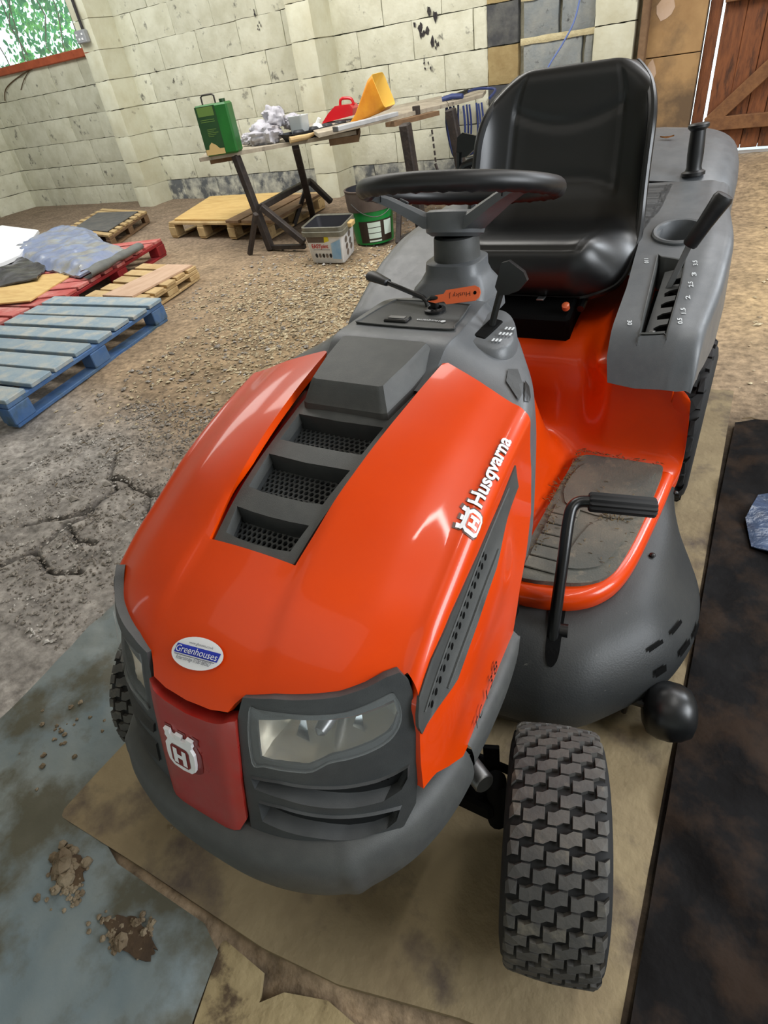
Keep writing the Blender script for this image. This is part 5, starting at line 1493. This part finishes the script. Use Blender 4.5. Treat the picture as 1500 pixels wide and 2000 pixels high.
slab('yellow_plywood', [(-4.40, 2.05), (-3.78, 2.26), (-4.05, 2.86), (-4.75, 2.64)], .1465, .010, 'ply_yellow', 'pale yellow plywood offcut on the red pallet', 'board')
slab('white_foam_board', [(-4.95, 2.72), (-5.05, 3.05), (-5.95, 3.86), (-7.0, 4.1), (-7.2, 2.9)], .19, .03, 'foam_white', 'white foam board behind the crumpled black plastic', 'board')
slab('foam_support', [(-5.2, 2.9), (-5.4, 3.3), (-6.6, 3.8), (-6.8, 3.0)], .0, .188, 'wood_brown', 'brown timber stack under the white foam board', 'timber')

# folded plastic sheet, crumpled black plastic
def crumple(name, poly, zf, th, mat, label, cat, step=.035, amp=.02, sc=7, seed=1.0):
    def S(u, v): return Vector((u, v, zf(u, v) + amp * noise.noise(Vector((u * sc + seed, v * sc, seed))) + .6 * amp * abs(noise.noise(Vector((u * sc * 2.1, v * sc * 2.1 + seed, seed))))))
    return tag(patch(S, poly, (step, step), th).build(name, mat, smooth=25), label, cat)
def edge_drop(poly, u, v, w):
    d = min(seg_d((u, v), poly[i], poly[(i + 1) % len(poly)]) for i in range(len(poly)))
    return sstep(0, w, d)
sp = [(-5.62, 3.28), (-5.72, 3.70), (-5.95, 4.18), (-5.25, 3.98), (-4.62, 3.62), (-4.10, 3.42), (-3.86, 3.06), (-3.82, 2.72), (-4.02, 2.76), (-4.5, 2.88), (-4.95, 2.98)]
sh = crumple('folded_sheet', sp, lambda u, v: .165 + .050 * edge_drop(sp, u, v, .10) + .02 * nz(u, v, 1.5, 3), .016, 'poly_blue', 'folded blue-grey plastic sheet lying across the red pallet', 'plastic sheet', .025, .022, 8, 2.0)
g = G(); rg = []
for i in range(22):
    t = i / 21; px, py = -4.02 + .19 * t, 3.40 - .70 * t + .0; w = .020 * nz(t * 3, 0, 2, 1)
    c = Vector((px + .10, py + .02 + w, .185)); rr = .030 + .010 * nz(t, 1, 5, 2)
    rg.append([c + Vector((rr * 1.7 * math.cos(a), .35 * rr * math.cos(a), rr * math.sin(a))) for a in np.linspace(-2.4, 2.6, 14)])
g.loft(rg, False); g.build('rolled_fold', 'poly_grey', sh, smooth=60)
crumple('black_plastic', [(-5.45, 2.60), (-5.40, 3.15), (-4.95, 3.02), (-4.50, 2.90), (-4.20, 2.62), (-4.45, 2.46), (-4.9, 2.38)], lambda u, v: .185 + .03 * nz(u, v, 3, 1), .01, 'poly_black', 'crumpled black plastic beside the folded sheet', 'plastic sheet', .03, .035, 4, 5.0)

# ------------------------------------------------------------------ trestle tables and what stands on them
def bar(g, a, b, w=.04, seg=4):
    a, b = Vector(a), Vector(b); X, Y, Z = frame(b - a, (0, 0, 1) if abs((b - a).normalized().z) < .9 else (1, 0, 0))
    g.box((a + b) / 2, (w, w, (b - a).length), (X, Y, Z), w * .12); return g
def trestle(label, parts):
    t = thing('trestle', label, 'trestle', parts[0][2])
    for nm, a, b, w in parts:
        g = G(); bar(g, a, b, w); g.build(nm, 'trestle', t, smooth=0)
    return t
trestle('rusty steel trestle with A-shaped legs under the oil can end', [
    ('leg', (-3.09, 3.93, .70), (-2.99, 3.96, .0), .058), ('strut', (-2.90, 3.78, .32), (-3.12, 3.83, .0), .036), ('leg', (-2.71, 4.20, .69), (-3.26, 4.99, .0), .055),
    ('strut', (-3.16, 4.87, .32), (-3.30, 4.72, .0), .036), ('cross_bar', (-2.93, 3.90, .34), (-3.12, 4.85, .34), .045), ('brace', (-2.93, 3.90, .34), (-2.62, 3.95, .06), .050), ('brace', (-3.12, 4.85, .34), (-2.92, 4.85, .16), .045), ('foot_bar', (-2.99, 3.96, .02), (-2.62, 3.95, .03), .035)])
trestle('dark steel trestle under the far end of the table', [
    ('leg', (-1.86, 4.42, .735), (-1.84, 4.50, .0), .075), ('leg', (-1.80, 5.10, .735), (-1.70, 5.16, .0), .075), ('cross_bar', (-1.85, 4.45, .30), (-1.75, 5.12, .30), .045),
    ('strut', (-1.90, 4.32, .35), (-1.86, 4.12, .0), .036), ('foot_bar', (-1.86, 4.13, .02), (-1.70, 5.12, .02), .035)])
tA = thing('work_table', 'long table of weathered boards on trestles along the wall', 'table', (-2.6, 4.4, 0))
def deckquad(name, quad, z, th, mat, par):
    g = G(); Q = [Vector((a, b, 0)) for a, b in quad]; c = sum(Q, Vector()) / len(Q)
    rg = [[Vector((q.x, q.y, z - th)) for q in Q], [Vector((q.x, q.y, z - .003)) for q in Q], [Vector((c.x + (q.x - c.x) * .996, c.y + (q.y - c.y) * .996, z)) for q in Q]]
    g.loft(rg, True, True); return g.build(name, mat, par, smooth=20)
A, B, C_, D_ = (-3.30, 3.75), (-2.30, 4.45), (-2.70, 5.10), (-3.74, 4.40)
for k in range(3):
    l = lambda p, q, t: (p[0] + (q[0] - p[0]) * t, p[1] + (q[1] - p[1]) * t)
    a, b = k / 3 + .004, (k + 1) / 3 - .004
    deckquad('board', [l(A, D_, a), l(B, C_, a), l(B, C_, b), l(A, D_, b)], .722, .026, 'wood_grey', tA)
deckquad('batten', [(-3.36, 3.92), (-3.20, 4.02), (-3.55, 4.52), (-3.70, 4.42)], .694, .04, 'wood_brown', tA)
deckquad('batten', [(-2.50, 4.36), (-2.28, 4.44), (-2.62, 5.04), (-2.86, 4.94)], .694, .045, 'wood_brown', tA)
q0, q1, q2, q3 = (-2.35, 4.02), (-1.84, 5.15), (-2.28, 6.0), (-3.02, 4.80)
for k in range(3):
    a, b = k / 3 + .004, (k + 1) / 3 - .004
    deckquad('board', [l(q0, q3, a), l(q1, q2, a), l(q1, q2, b), l(q0, q3, b)], .770, .026, 'wood_grey', tA)
deckquad('end_board', [(-1.84, 5.16), (-1.72, 5.60), (-1.86, 6.05), (-2.26, 6.0)], .770, .026, 'wood_grey', tA)
g = G(); g.box((-1.98, 4.86, .765), (.055, .03, .07), bev=.003); g.build('clamp', 'trestle', tA)
deckquad('batten', [(-2.00, 4.52), (-1.84, 4.98), (-1.92, 5.02), (-2.10, 4.56)], .742, .03, 'wood_brown', tA)
g = G()
for k in range(5): 
    g.tube([(-1.745 + .003 * k, 4.62, .66 - .045 * k), (-1.742 + .003 * k, 4.62, .63 - .045 * k)], .008, 6)
g.tube([(-1.735, 4.62, .44), (-1.70, 4.62, .33)], .012, 6); g.build('chain', 'trestle', tA)

# oil can
oc = thing('oil_can', 'tall green rectangular oil can with a wire handle at the table end', 'oil can', (-3.14, 3.86, .722))
cx_, cz_ = Vector((-3.13, 3.87, .722)), .315
U = Vector((.93, .37, 0)).normalized(); V = Vector((-.37, .93, 0)).normalized()
g = G(); g.box(cx_ + Vector((0, 0, cz_ / 2)), (.255, .13, cz_), (U, V, Vector((0, 0, 1))), .012); body_ = g.build('body', 'can_green', oc, smooth=30)
o = cx_ - V * .0660 - U * .122; fnc = lambda a, b: o + U * (.155 * a) + Vector((0, 0, .008 + .300 * b))
mesh_poly([[(0, 0), (1, 0), (1, 1), (0, 1)]], lambda a, b: fnc(a, b), 'label_panel', 'can_dark', oc, 1)
mesh_poly([[(.02, 0), (.98, .0), (.98, .12), (.75, .12), (.6, .20), (.4, .26), (.25, .20), (.2, .12), (.02, .12)]], lambda a, b: fnc(a, b) - V * .001, 'label_scene', 'can_tan', oc, 1)
mesh_poly([[(.10, .80), (.90, .80), (.90, .985), (.10, .985)]], lambda a, b: fnc(a, b) - V * .001, 'label_badge', 'can_olive', oc, 1)
for i in range(7):
    w = .35 + .08 * ((i * 37) % 5); z = .38 + .035 * i if i < 5 else .68 + .04 * (i - 5)
    mesh_poly([[(.35 if i < 5 else .15, z), (.35 + w * .8 if i < 5 else .85, z), (.35 + w * .8 if i < 5 else .85, z + .014), (.35 if i < 5 else .15, z + .014)]], lambda a, b: fnc(a, b) - V * .0014, 'label_line', 'can_olive', oc, 1)
g = G(); hb = cx_ + Vector((0, 0, cz_)); g.tube([hb - U * .075 , hb - U * .075 + Vector((0, 0, .045)), hb - U * .060 + Vector((0, 0, .055)), hb + U * .01 + Vector((0, 0, .055)), hb + U * .025 + Vector((0, 0, .045)), hb + U * .025], .006, 8); g.build('handle', 'trestle', oc)
g = G(); g.lathe([(0, 0), (.022, 0), (.022, .02), (0, .02)], hb + U * .08, (0, 0, 1), 16); g.build('cap', 'can_dark', oc)

# heap of rags and the bits beside it
def rag(name, c, r, sc, seed, mat, label):
    g = G(); n, m = 44, 26; rings = []
    for i in range(m + 1):
        a = PI * i / m; ring = []
        for k in range(n):
            b = 2 * PI * k / n; d = Vector((math.sin(a) * math.cos(b), math.sin(a) * math.sin(b), -math.cos(a)))
            f = 1 + .36 * noise.noise(d * 1.7 + Vector((seed, 0, 0))) + .46 * abs(noise.noise(d * 2.6 + Vector((0, seed, 0)))) + .06 * abs(noise.noise(d * 7 + Vector((seed, seed, 0)))) - .18
            p = Vector((d.x * sc[0], d.y * sc[1], d.z * sc[2])) * r * f
            p.z = max(p.z, -r * sc[2] * .72)
            ring.append(Vector(c) + p)
        rings.append(ring)
    g.loft(rings, True); return tag(g.build(name, mat, smooth=50), label, 'rag')
rag('white_rag', (-2.98, 4.20, .785), .115, (1.35, .9, .75), 1.5, 'cloth', 'crumpled white rag, largest and lowest of the heap')['group'] = 'heap of rags on the table'
rag('white_rag', (-2.92, 4.28, .875), .085, (1.1, .9, .95), 7.7, 'cloth', 'pale rag pulled to a peak on top of the heap')['group'] = 'heap of rags on the table'
rag('white_rag', (-2.80, 4.36, .825), .075, (1.3, .8, .8), 4.2, 'cloth', 'grey-white rag spilling right beside the clear tub')['group'] = 'heap of rags on the table'
rag('white_rag', (-3.16, 4.20, .765), .06, (1.0, .8, .8), 9.4, 'cloth', 'small stained rag behind the oil can')['group'] = 'heap of rags on the table'
g = G(); rg = []
for z, s in ((.722, .85), (.730, .9), (.86, 1.0), (.866, 1.06), (.872, 1.06), (.868, .98), (.74, .86)): rg.append([Vector((-2.72 + a * s, 4.32 + b * s, z)) for a, b in rrect(.065, .055, .02)])
g.loft(rg, True, False); tag(g.build('clear_tub', 'clear_box'), 'small translucent plastic tub between rags and black tray', 'tub')
g = G(); g.ball((-2.63, 4.42, .765), .045, 14, (1.1, .8, .9)); g.tube([(-2.63, 4.42, .79), (-2.60, 4.43, .83)], .014, 8); tag(g.build('white_bottle', 'white_plastic'), 'small white bottle lying between the tub and the tray', 'bottle')
tr = thing('black_tray', 'shallow black plastic tool tray in the middle of the table', 'tray', (-2.6, 4.45, .722))
U = Vector((.42, .91, 0)).normalized(); V = Vector((-.91, .42, 0)).normalized(); c = Vector((-2.62, 4.42, .722))
g = G(); rg = []
for z, s in ((.0, .9), (.045, 1.0), (.050, 1.04), (.054, 1.04), (.050, .97), (.012, .88)): rg.append([c + U * (a * s) + V * (b * s) + Vector((0, 0, z)) for a, b in rrect(.30, .10, .03)])
g.loft(rg, True, False); n = 28; q = len(g.v) - n; g.f.append(tuple(range(q, q + n))); g.build('tray_body', 'tray_black', tr)
for k in range(4):
    g = G(); g.box(c + U * (-.18 + .13 * k) + Vector((0, 0, .038)), (.07, .09, .05), (U, V, Vector((0, 0, 1))), .012); g.build('compartment', 'tray_black', tr)
g = G(); g.tube([c - U * .32 - V * .10 + Vector((0, 0, .02)), c - U * .18 - V * .13 + Vector((0, 0, .02)), c - U * .1 - V * .12 + Vector((0, 0, .03))], [.022, .018, .008], 10); tag(g.build('trowel_handle', 'wood_pale'), 'pale wooden tool handle beside the black tray', 'handle')
U = Vector((.30, .95, 0)).normalized(); V = Vector((-.95, .30, 0)).normalized()
LC = Vector((-2.10, 4.30, .785)); g = G(); g.box(LC, (.05, .60, .03), (V * -1, U, Vector((0, 0, 1))), .004); lv_ = g.build('spirit_level', 'alu', smooth=20); tag(lv_, 'long silver aluminium level lying along the table front', 'level')
g = G(); g.box(LC - U * .305, (.053, .012, .033), (V * -1, U, Vector((0, 0, 1))), .003); g.build('end_cap', 'steel', lv_)
# red jug
jg = thing('red_jug', 'red plastic fuel jug leaning behind the yellow funnel', 'jug', (-2.5, 4.75, .77))
g = G(); sil = [(-.17, .0), (.13, .03), (.14, .075), (.115, .105), (-.02, .105), (-.09, .065)]
g.prism(sil, (-2.60, 4.70, .770), (1, .05, 0), (0, 0, 1), (-.05, 1, 0), .13, .2); g.build('jug_body', 'red_plastic', jg, smooth=35)
g = G(); g.tube(catmull([(-2.61, 4.765, .870), (-2.60, 4.765, .905), (-2.57, 4.765, .915), (-2.50, 4.765, .905), (-2.48, 4.765, .865)], 16), .011, 10); g.build('jug_handle', 'red_plastic', jg)
# yellow square funnel lying on its rim side
fn = thing('funnel', 'large square yellow plastic funnel lying on its side', 'funnel', (-2.25, 4.70, .77))
ax_ = Vector((.90, .10, .33)).normalized(); X, Y, Z = frame(ax_, (0, 0, 1)); c = Vector((-2.52, 4.62, .735)); rg = []
c = Vector((-2.38, 4.60, .783))
for t, hx, hy, sh_ in ((-.12, .012, .012, -.035), (0, .018, .018, 0), (.03, .030, .030, .0), (.25, .108, .112, .047), (.30, .111, .115, .057)):
    rg.append([c + Z * t + X * (a + sh_) + Y * b for a, b in rrect(hx, hy, min(hx, hy) * .25, 3)])
g = G(); g.loft(rg, True); g.build('cone', 'funnel_yellow', fn, smooth=40)
rg2 = [[c + Z * t + X * (a + sh_) + Y * b for a, b in rrect(hx, hy, hx * .25, 3)] for t, hx, hy, sh_ in ((.301, .109, .113, .057), (.24, .10, .10, .045), (.02, .02, .02, .0))]
g = G(); g.loft([[c + Z * .30 + X * (a + .057) + Y * b for a, b in rrect(.111, .115, .03, 3)]] + rg2, True); g.build('inner_face', 'funnel_in', fn, smooth=40)
# hose gun, coiled blue hose
sg_ = thing('hose_gun', 'dark blue trigger nozzle of a hose lying on the table end', 'nozzle', (-1.95, 5.4, .77))
g = G(); g.tube([(-1.98, 5.35, .785), (-1.90, 5.38, .795), (-1.80, 5.36, .79)], [.018, .022, .018], 10); g.build('barrel', 'hose_blue', sg_); g = G(); g.tube([(-1.88, 5.38, .795), (-1.86, 5.52, .80), (-1.86, 5.60, .805)], [.018, .016, .018], 10); g.build('grip', 'black_plastic', sg_)
g = G(); rnd = random.Random(4)
g.tube(catmull([(-1.85, 5.58, .80), (-1.84, 5.75, .80), (-1.78, 5.85, .79), (-1.68, 5.80, .775), (-1.64, 5.55, .74)], 20), .011, 7)
for k in range(7):
    cx, w, zb = -1.78 + rnd.uniform(-.05, .05), rnd.uniform(.07, .14), rnd.uniform(.34, .46)
    g.tube(catmull([(cx - w, 5.22 + .02 * k, .735), (cx - w * 1.05, 5.22 + .02 * k, .58), (cx - w * .6, 5.22 + .02 * k, zb + .02), (cx, 5.22 + .02 * k, zb), (cx + w * .7, 5.22 + .02 * k, zb + .04), (cx + w, 5.22 + .02 * k, .58), (cx + w * .9, 5.22 + .02 * k, .735)], 26), .0085, 6)
tag(g.build('blue_hose', 'hose_blue'), 'coil of dark blue hose hanging below the table end', 'hose')

# ------------------------------------------------------------------ square tub and round bucket
tb = thing('square_tub', 'square white paving-joint tub with a grey rim, in front of the green bucket', 'tub', (-2.27, 3.78, 0))
U = Vector((1, .02, 0)).normalized(); V = Vector((-.30, .95, 0)).normalized(); c = Vector((-2.235, 3.78, .004)); n = 28
def tr_(s0, z, k): return [c + U * (a * s0) + V * (b * s0) + Vector((0, 0, z)) for a, b in rrect(.172, .20, .04)]
g = G(); g.loft([tr_(.80, 0, 0), tr_(.83, .008, 0), tr_(.955, .205, 0)], True); g.f.append(tuple(reversed(range(n)))); g.build('tub_body', 'tub_white', tb, smooth=35)
g = G(); g.loft([tr_(.955, .190, 0), tr_(1.04, .192, 0), tr_(1.05, .222, 0), tr_(1.02, .226, 0), tr_(1.02, .252, 0), tr_(.99, .256, 0), tr_(.96, .246, 0)], True); g.build('tub_rim', 'tub_grey', tb, smooth=30)
g = G(); g.loft([tr_(.965, .247, 0), tr_(.93, .20, 0), tr_(.80, .10, 0)], True); q = len(g.v) - n; g.f.append(tuple(range(q, q + n))); g.build('tub_inside', 'tub_in', tb, smooth=40)
def face(a, b, lift=.0022):   # front face, a across 0..1, b up 0..1
    s = .825 + .13 * b; return c - V * (.200 * s) + U * (.150 * s * (2 * a - 1)) + Vector((0, 0, .012 + .185 * b)) - Vector((0, lift, -.0))
def sidef(a, b, lift=.0022):
    s = .825 + .13 * b; return c + U * (.172 * s + lift) + V * (.175 * s * (2 * a - 1)) + Vector((0, 0, .012 + .185 * b))
mesh_poly([[(.70, .12), (1.0, .10), (1.02, .86), (.72, .70)]], face, 'label_sky', 'tub_sky', tb, 2)
mesh_poly([[(0, .74), (.55, .74), (.55, .95), (0, .95)]], face, 'label_stripe', 'bucket_brown', tb, 1)
mesh_poly([[(.52, .74), (.68, .80), (.66, 1.0), (.55, .98)]], lambda a, b: face(a, b, .003), 'label_flash', 'tub_yellow', tb, 1)
text_on('tub_lettering', 'EASYJoint', lambda a, b: face(.10 + .52 * a, .53 + .15 * b, .003), 'tub_red', tb, .02, 1)
for i in range(5): mesh_poly([circle(.17 + .12 * i, .24, .044, .085, 14)], lambda a, b: face(a, b, .003), 'label_spot', ['tub_in', 'tub_photo', 'black_plastic', 'tub_photo', 'tub_in'][i], tb, 1)
mesh_poly([[(.12, .46), (.66, .46), (.66, .475), (.12, .475)]], lambda a, b: face(a, b, .003), 'label_line', 'grey_print', tb, 1)
for a, b in ((.25, .72), (.55, .80), (.30, .45), (.62, .52), (.35, .20), (.70, .28)): mesh_poly([circle(a, b, .10, .12, 14)], sidef, 'label_photo', 'tub_photo', tb, 1)
g = G(); g.box(sidef(.55, 1.0) + Vector((.02, 0, .03)), (.05, .11, .03), (U, V, Vector((0, 0, 1))), .004); g.build('handle_lug', 'can_tan', tb)
bk = thing('round_bucket', 'green round bucket with a dirty brown rim behind the square tub', 'bucket', (-2.13, 4.22, 0))
bc = Vector((-2.12, 4.22, .004))
g = G(); g.lathe([(0, 0), (.150, 0), (.152, .01), (.168, .235)], bc, (0, 0, 1), 36); g.build('lower_body', 'bucket_green', bk)
g = G(); g.lathe([(.168, .235), (.178, .235), (.184, .29), (.186, .365), (.190, .37), (.190, .378), (.176, .378)], bc, (0, 0, 1), 36); g.build('rim', 'bucket_brown', bk)
g = G(); g.lathe([(.177, .378), (.17, .28), (.155, .10), (0, .09)], bc, (0, 0, 1), 36); g.build('inside', 'tub_in', bk)
def cyl(a, z, lift=.003):
    r = .150 + .018 * z / .235 + lift; return bc + Vector((r * math.cos(a), r * math.sin(a), z))
for (z0, z1, mt, nm) in ((.015, .17, 'label_dark', 'label_field'),):
    g = G(); g.loft([[cyl(-1.75 + 1.75 * i / 16, z) for i in range(17)] for z in (z0, z1)], False); g.build(nm, mt, bk, smooth=60)
for (z0, z1) in ((.125, .160), (.086, .120), (.045, .081), (.020, .032)):
    g = G(); g.loft([[cyl(-1.30 + .62 * i / 8, z, .004) for i in range(9)] for z in (z0, z1)], False); g.build('label_box', 'bucket_label', bk, smooth=60)
g = G(); g.loft([[cyl(-.50 + .45 * i / 6, z, .004) for i in range(7)] for z in (.06, .16)], False); g.build('label_box', 'bucket_label', bk, smooth=60)
g = G(); g.tube([bc + Vector((.19 * math.cos(a), .19 * math.sin(a), .30 - .10 * math.sin((a + 1.9) / 2.2 * PI))) for a in np.linspace(-1.9, .3, 20)], .003, 6); g.build('bail', 'steel', bk)

# ------------------------------------------------------------------ boards and sheets under and around the mower
def thick(name, poly, z, th, mat, label, cat, step=.05, wob=.002):
    return tag(patch(lambda u, v: Vector((u, v, z + wob * noise.noise(Vector((u * 9, v * 9, z * 50))))), poly, (step, step), th).build(name, mat, smooth=25), label, cat)
thick('floor_board', [(-.545, .062), (-.30, .072), (.0, .080), (.14, .098), (.33, .150), (.42, .165), (.54, .19), (.545, .95), (.54, 2.25), (-.54, 2.25), (-.545, 1.0), (-.54, .25)], .0035, .016, 'board_mdf', 'dirty pale board the mower is parked on', 'board')
thick('torn_board', [(-.085, .060), (-.05, -.05), (.0, -.16), (.10, -.25), (.34, -.22), (.30, -.06), (.26, .04), (.20, .07), (.13, .075), (.06, .050), (.03, .02), (.01, .055)], -.020, .012, 'board_torn', 'torn flaking board in front of the mower', 'board', .03, .004)
FOLDS = [((-.62, .10), (-.50, -.12), .012), ((-.78, .36), (-.60, .26), .010), ((-.84, .20), (-.66, .34), .008), ((-.46, -.08), (-.42, -.30), .006), ((-.70, .02), (-.56, .06), .010), ((-.30, .03), (-.14, -.02), .006), ((-.90, .42), (-.62, .50), .010), ((-.72, .48), (-.58, .34), .007)]
def tpz(u, v):
    h = floor_h(u, v) + .010 + .008 * noise.noise(Vector((u * 4, v * 4, 2))) + .006 * abs(noise.noise(Vector((u * 9 + v * 5, v * 4, 7)))) + .003 * abs(noise.noise(Vector((u * 24, v * 20, 3))))
    for a, b, w in FOLDS:
        d = seg_d((u + .01 * noise.noise(Vector((u * 12, v * 12, 1))), v), a, b); h += .55 * w * math.exp(-(d / w) ** 2)
    return h
tp_ = [(-.90, .10), (-.905, .22), (-.925, .42), (-.935, .54), (-.90, .80), (-.70, .98), (-.50, 1.0), (-.50, .5), (-.50, .1), (-.35, .055), (-.12, .06), (-.075, .04), (-.05, -.06), (-.02, -.2), (.06, -.5), (-.7, -.7), (-1.15, -.4), (-1.0, -.15)]
tag(patch(lambda u, v: Vector((u, v, min(tpz(u, v), .0015 if (u > -.56 and v > .05) else 1))), tp_, (.025, .025), .003).build('blue_tarp', 'tarp_blue', smooth=50), 'muddy pale blue tarpaulin spread under the board corner', 'tarpaulin')
bt = [(.552, .80), (.552, 1.2), (.552, 1.6), (.56, 2.02), (.72, 2.06), (.95, 1.80), (1.3, 1.6), (2.2, 1.4), (2.2, -.3), (.62, -.3), (.552, .10), (.552, .5)]
tag(patch(lambda u, v: Vector((u, v, floor_h(u, v) + .012 + .026 * abs(noise.noise(Vector((u * 5 + v * 6, v * 2.0, 3)))) + .010 * abs(noise.noise(Vector((u * 16, v * 13, 6)))))), bt, (.03, .03), .003).build('black_tarp', 'tarp_black', smooth=50), 'black plastic sheet smeared with mud beside the mower', 'plastic sheet')
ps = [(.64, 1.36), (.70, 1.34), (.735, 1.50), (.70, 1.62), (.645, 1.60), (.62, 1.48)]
tag(patch(lambda u, v: Vector((u, v, floor_h(u, v) + .034 + .015 * noise.noise(Vector((u * 14, v * 9, 4))))), ps, (.02, .02), .003).build('sheen_patch', 'sheen_blue', smooth=50), 'bluish patch added to stand for sheen on the black sheet', 'plastic')  # added piece; its colour stands for a reflection on the sheet
rnd = random.Random(77)
def clods(cx, cy, sx, sy, n, s0, s1, label, zf):
    out = []
    for i in range(n):
        x, y = rnd.gauss(cx, sx), rnd.gauss(cy, sy); s = rnd.uniform(s0, s1); g = G(); rings = []; sd = rnd.uniform(0, 50)
        for a in range(6):
            ph = PI * a / 5
            rings.append([Vector((x, y, zf(x, y))) + Vector((math.sin(ph) * math.cos(b), math.sin(ph) * math.sin(b), -.6 * math.cos(ph) + .25)) * s * (1 + .5 * noise.noise(Vector((math.cos(b) * 2 + sd, math.sin(b) * 2, ph)))) for b in np.linspace(0, 2 * PI, 8, endpoint=False)])
        g.loft(rings, True); out.append(g)
    return out
G_all = G()
for cx, cy, sx, sy, n, a, b in ((-.445, .000, .018, .014, 40, .003, .012), (-.40, -.015, .025, .015, 60, .002, .006), (-.26, -.025, .03, .012, 50, .002, .006), (-.22, .0, .02, .012, 20, .003, .008), (-.70, .20, .05, .06, 26, .002, .007), (-.22, .30, .10, .06, 40, .0015, .004), (-.46, .28, .03, .03, 30, .0015, .005)):
    for q in clods(cx, cy, sx, sy, n, a, b, '', lambda x, y: .006 if (x > -.54 and y > .09) else tpz(x, y)): G_all.add(q.v, q.f)
stuff(G_all.build('mud_crumbs', 'clod', smooth=40), 'dried mud crumbs on the tarpaulin and board', 'mud')
for (cx, cy, s, lb) in ((-.447, .006, .024, 'large dried mud clod on the blue tarpaulin by the board corner'), (-.415, -.012, .015, 'smaller mud clod in the dark heap beside the large clod'), (-.235, -.030, .014, 'elongated mud clod nearest the lower edge of the tarpaulin')):
    q = clods(cx, cy, 0.001, 0.001, 1, s, s, lb, tpz)[0]
    tag(q.build('mud_clod', 'clod', smooth=30), lb, 'mud clod')
def smear(cx, cy, rx, ry, seed):
    pl = [(cx + rx * math.cos(a) * (1 + .55 * noise.noise(Vector((math.cos(a) * 3.5, math.sin(a) * 3.5, seed)))), cy + ry * math.sin(a) * (1 + .35 * noise.noise(Vector((math.cos(a) * 2 + 5, math.sin(a) * 2, seed))))) for a in np.linspace(0, 2 * PI, 44, endpoint=False)]
    return patch(lambda u, v: Vector((u, v, tpz(u, v) + .0030 + .004 * abs(noise.noise(Vector((u * 40, v * 40, seed)))))), pl, (.010, .010), .003)
for cx, cy, rx, ry, sd, lb in ((-.43, .004, .042, .026, 3, 'patch of dark soil under the mud clods on the tarpaulin'), (-.225, -.016, .058, .022, 8, 'brown soil smear at the lower middle of the tarpaulin')):
    tag(smear(cx, cy, rx, ry, sd).build('soil_smear', 'soil', smooth=40), lb, 'soil')
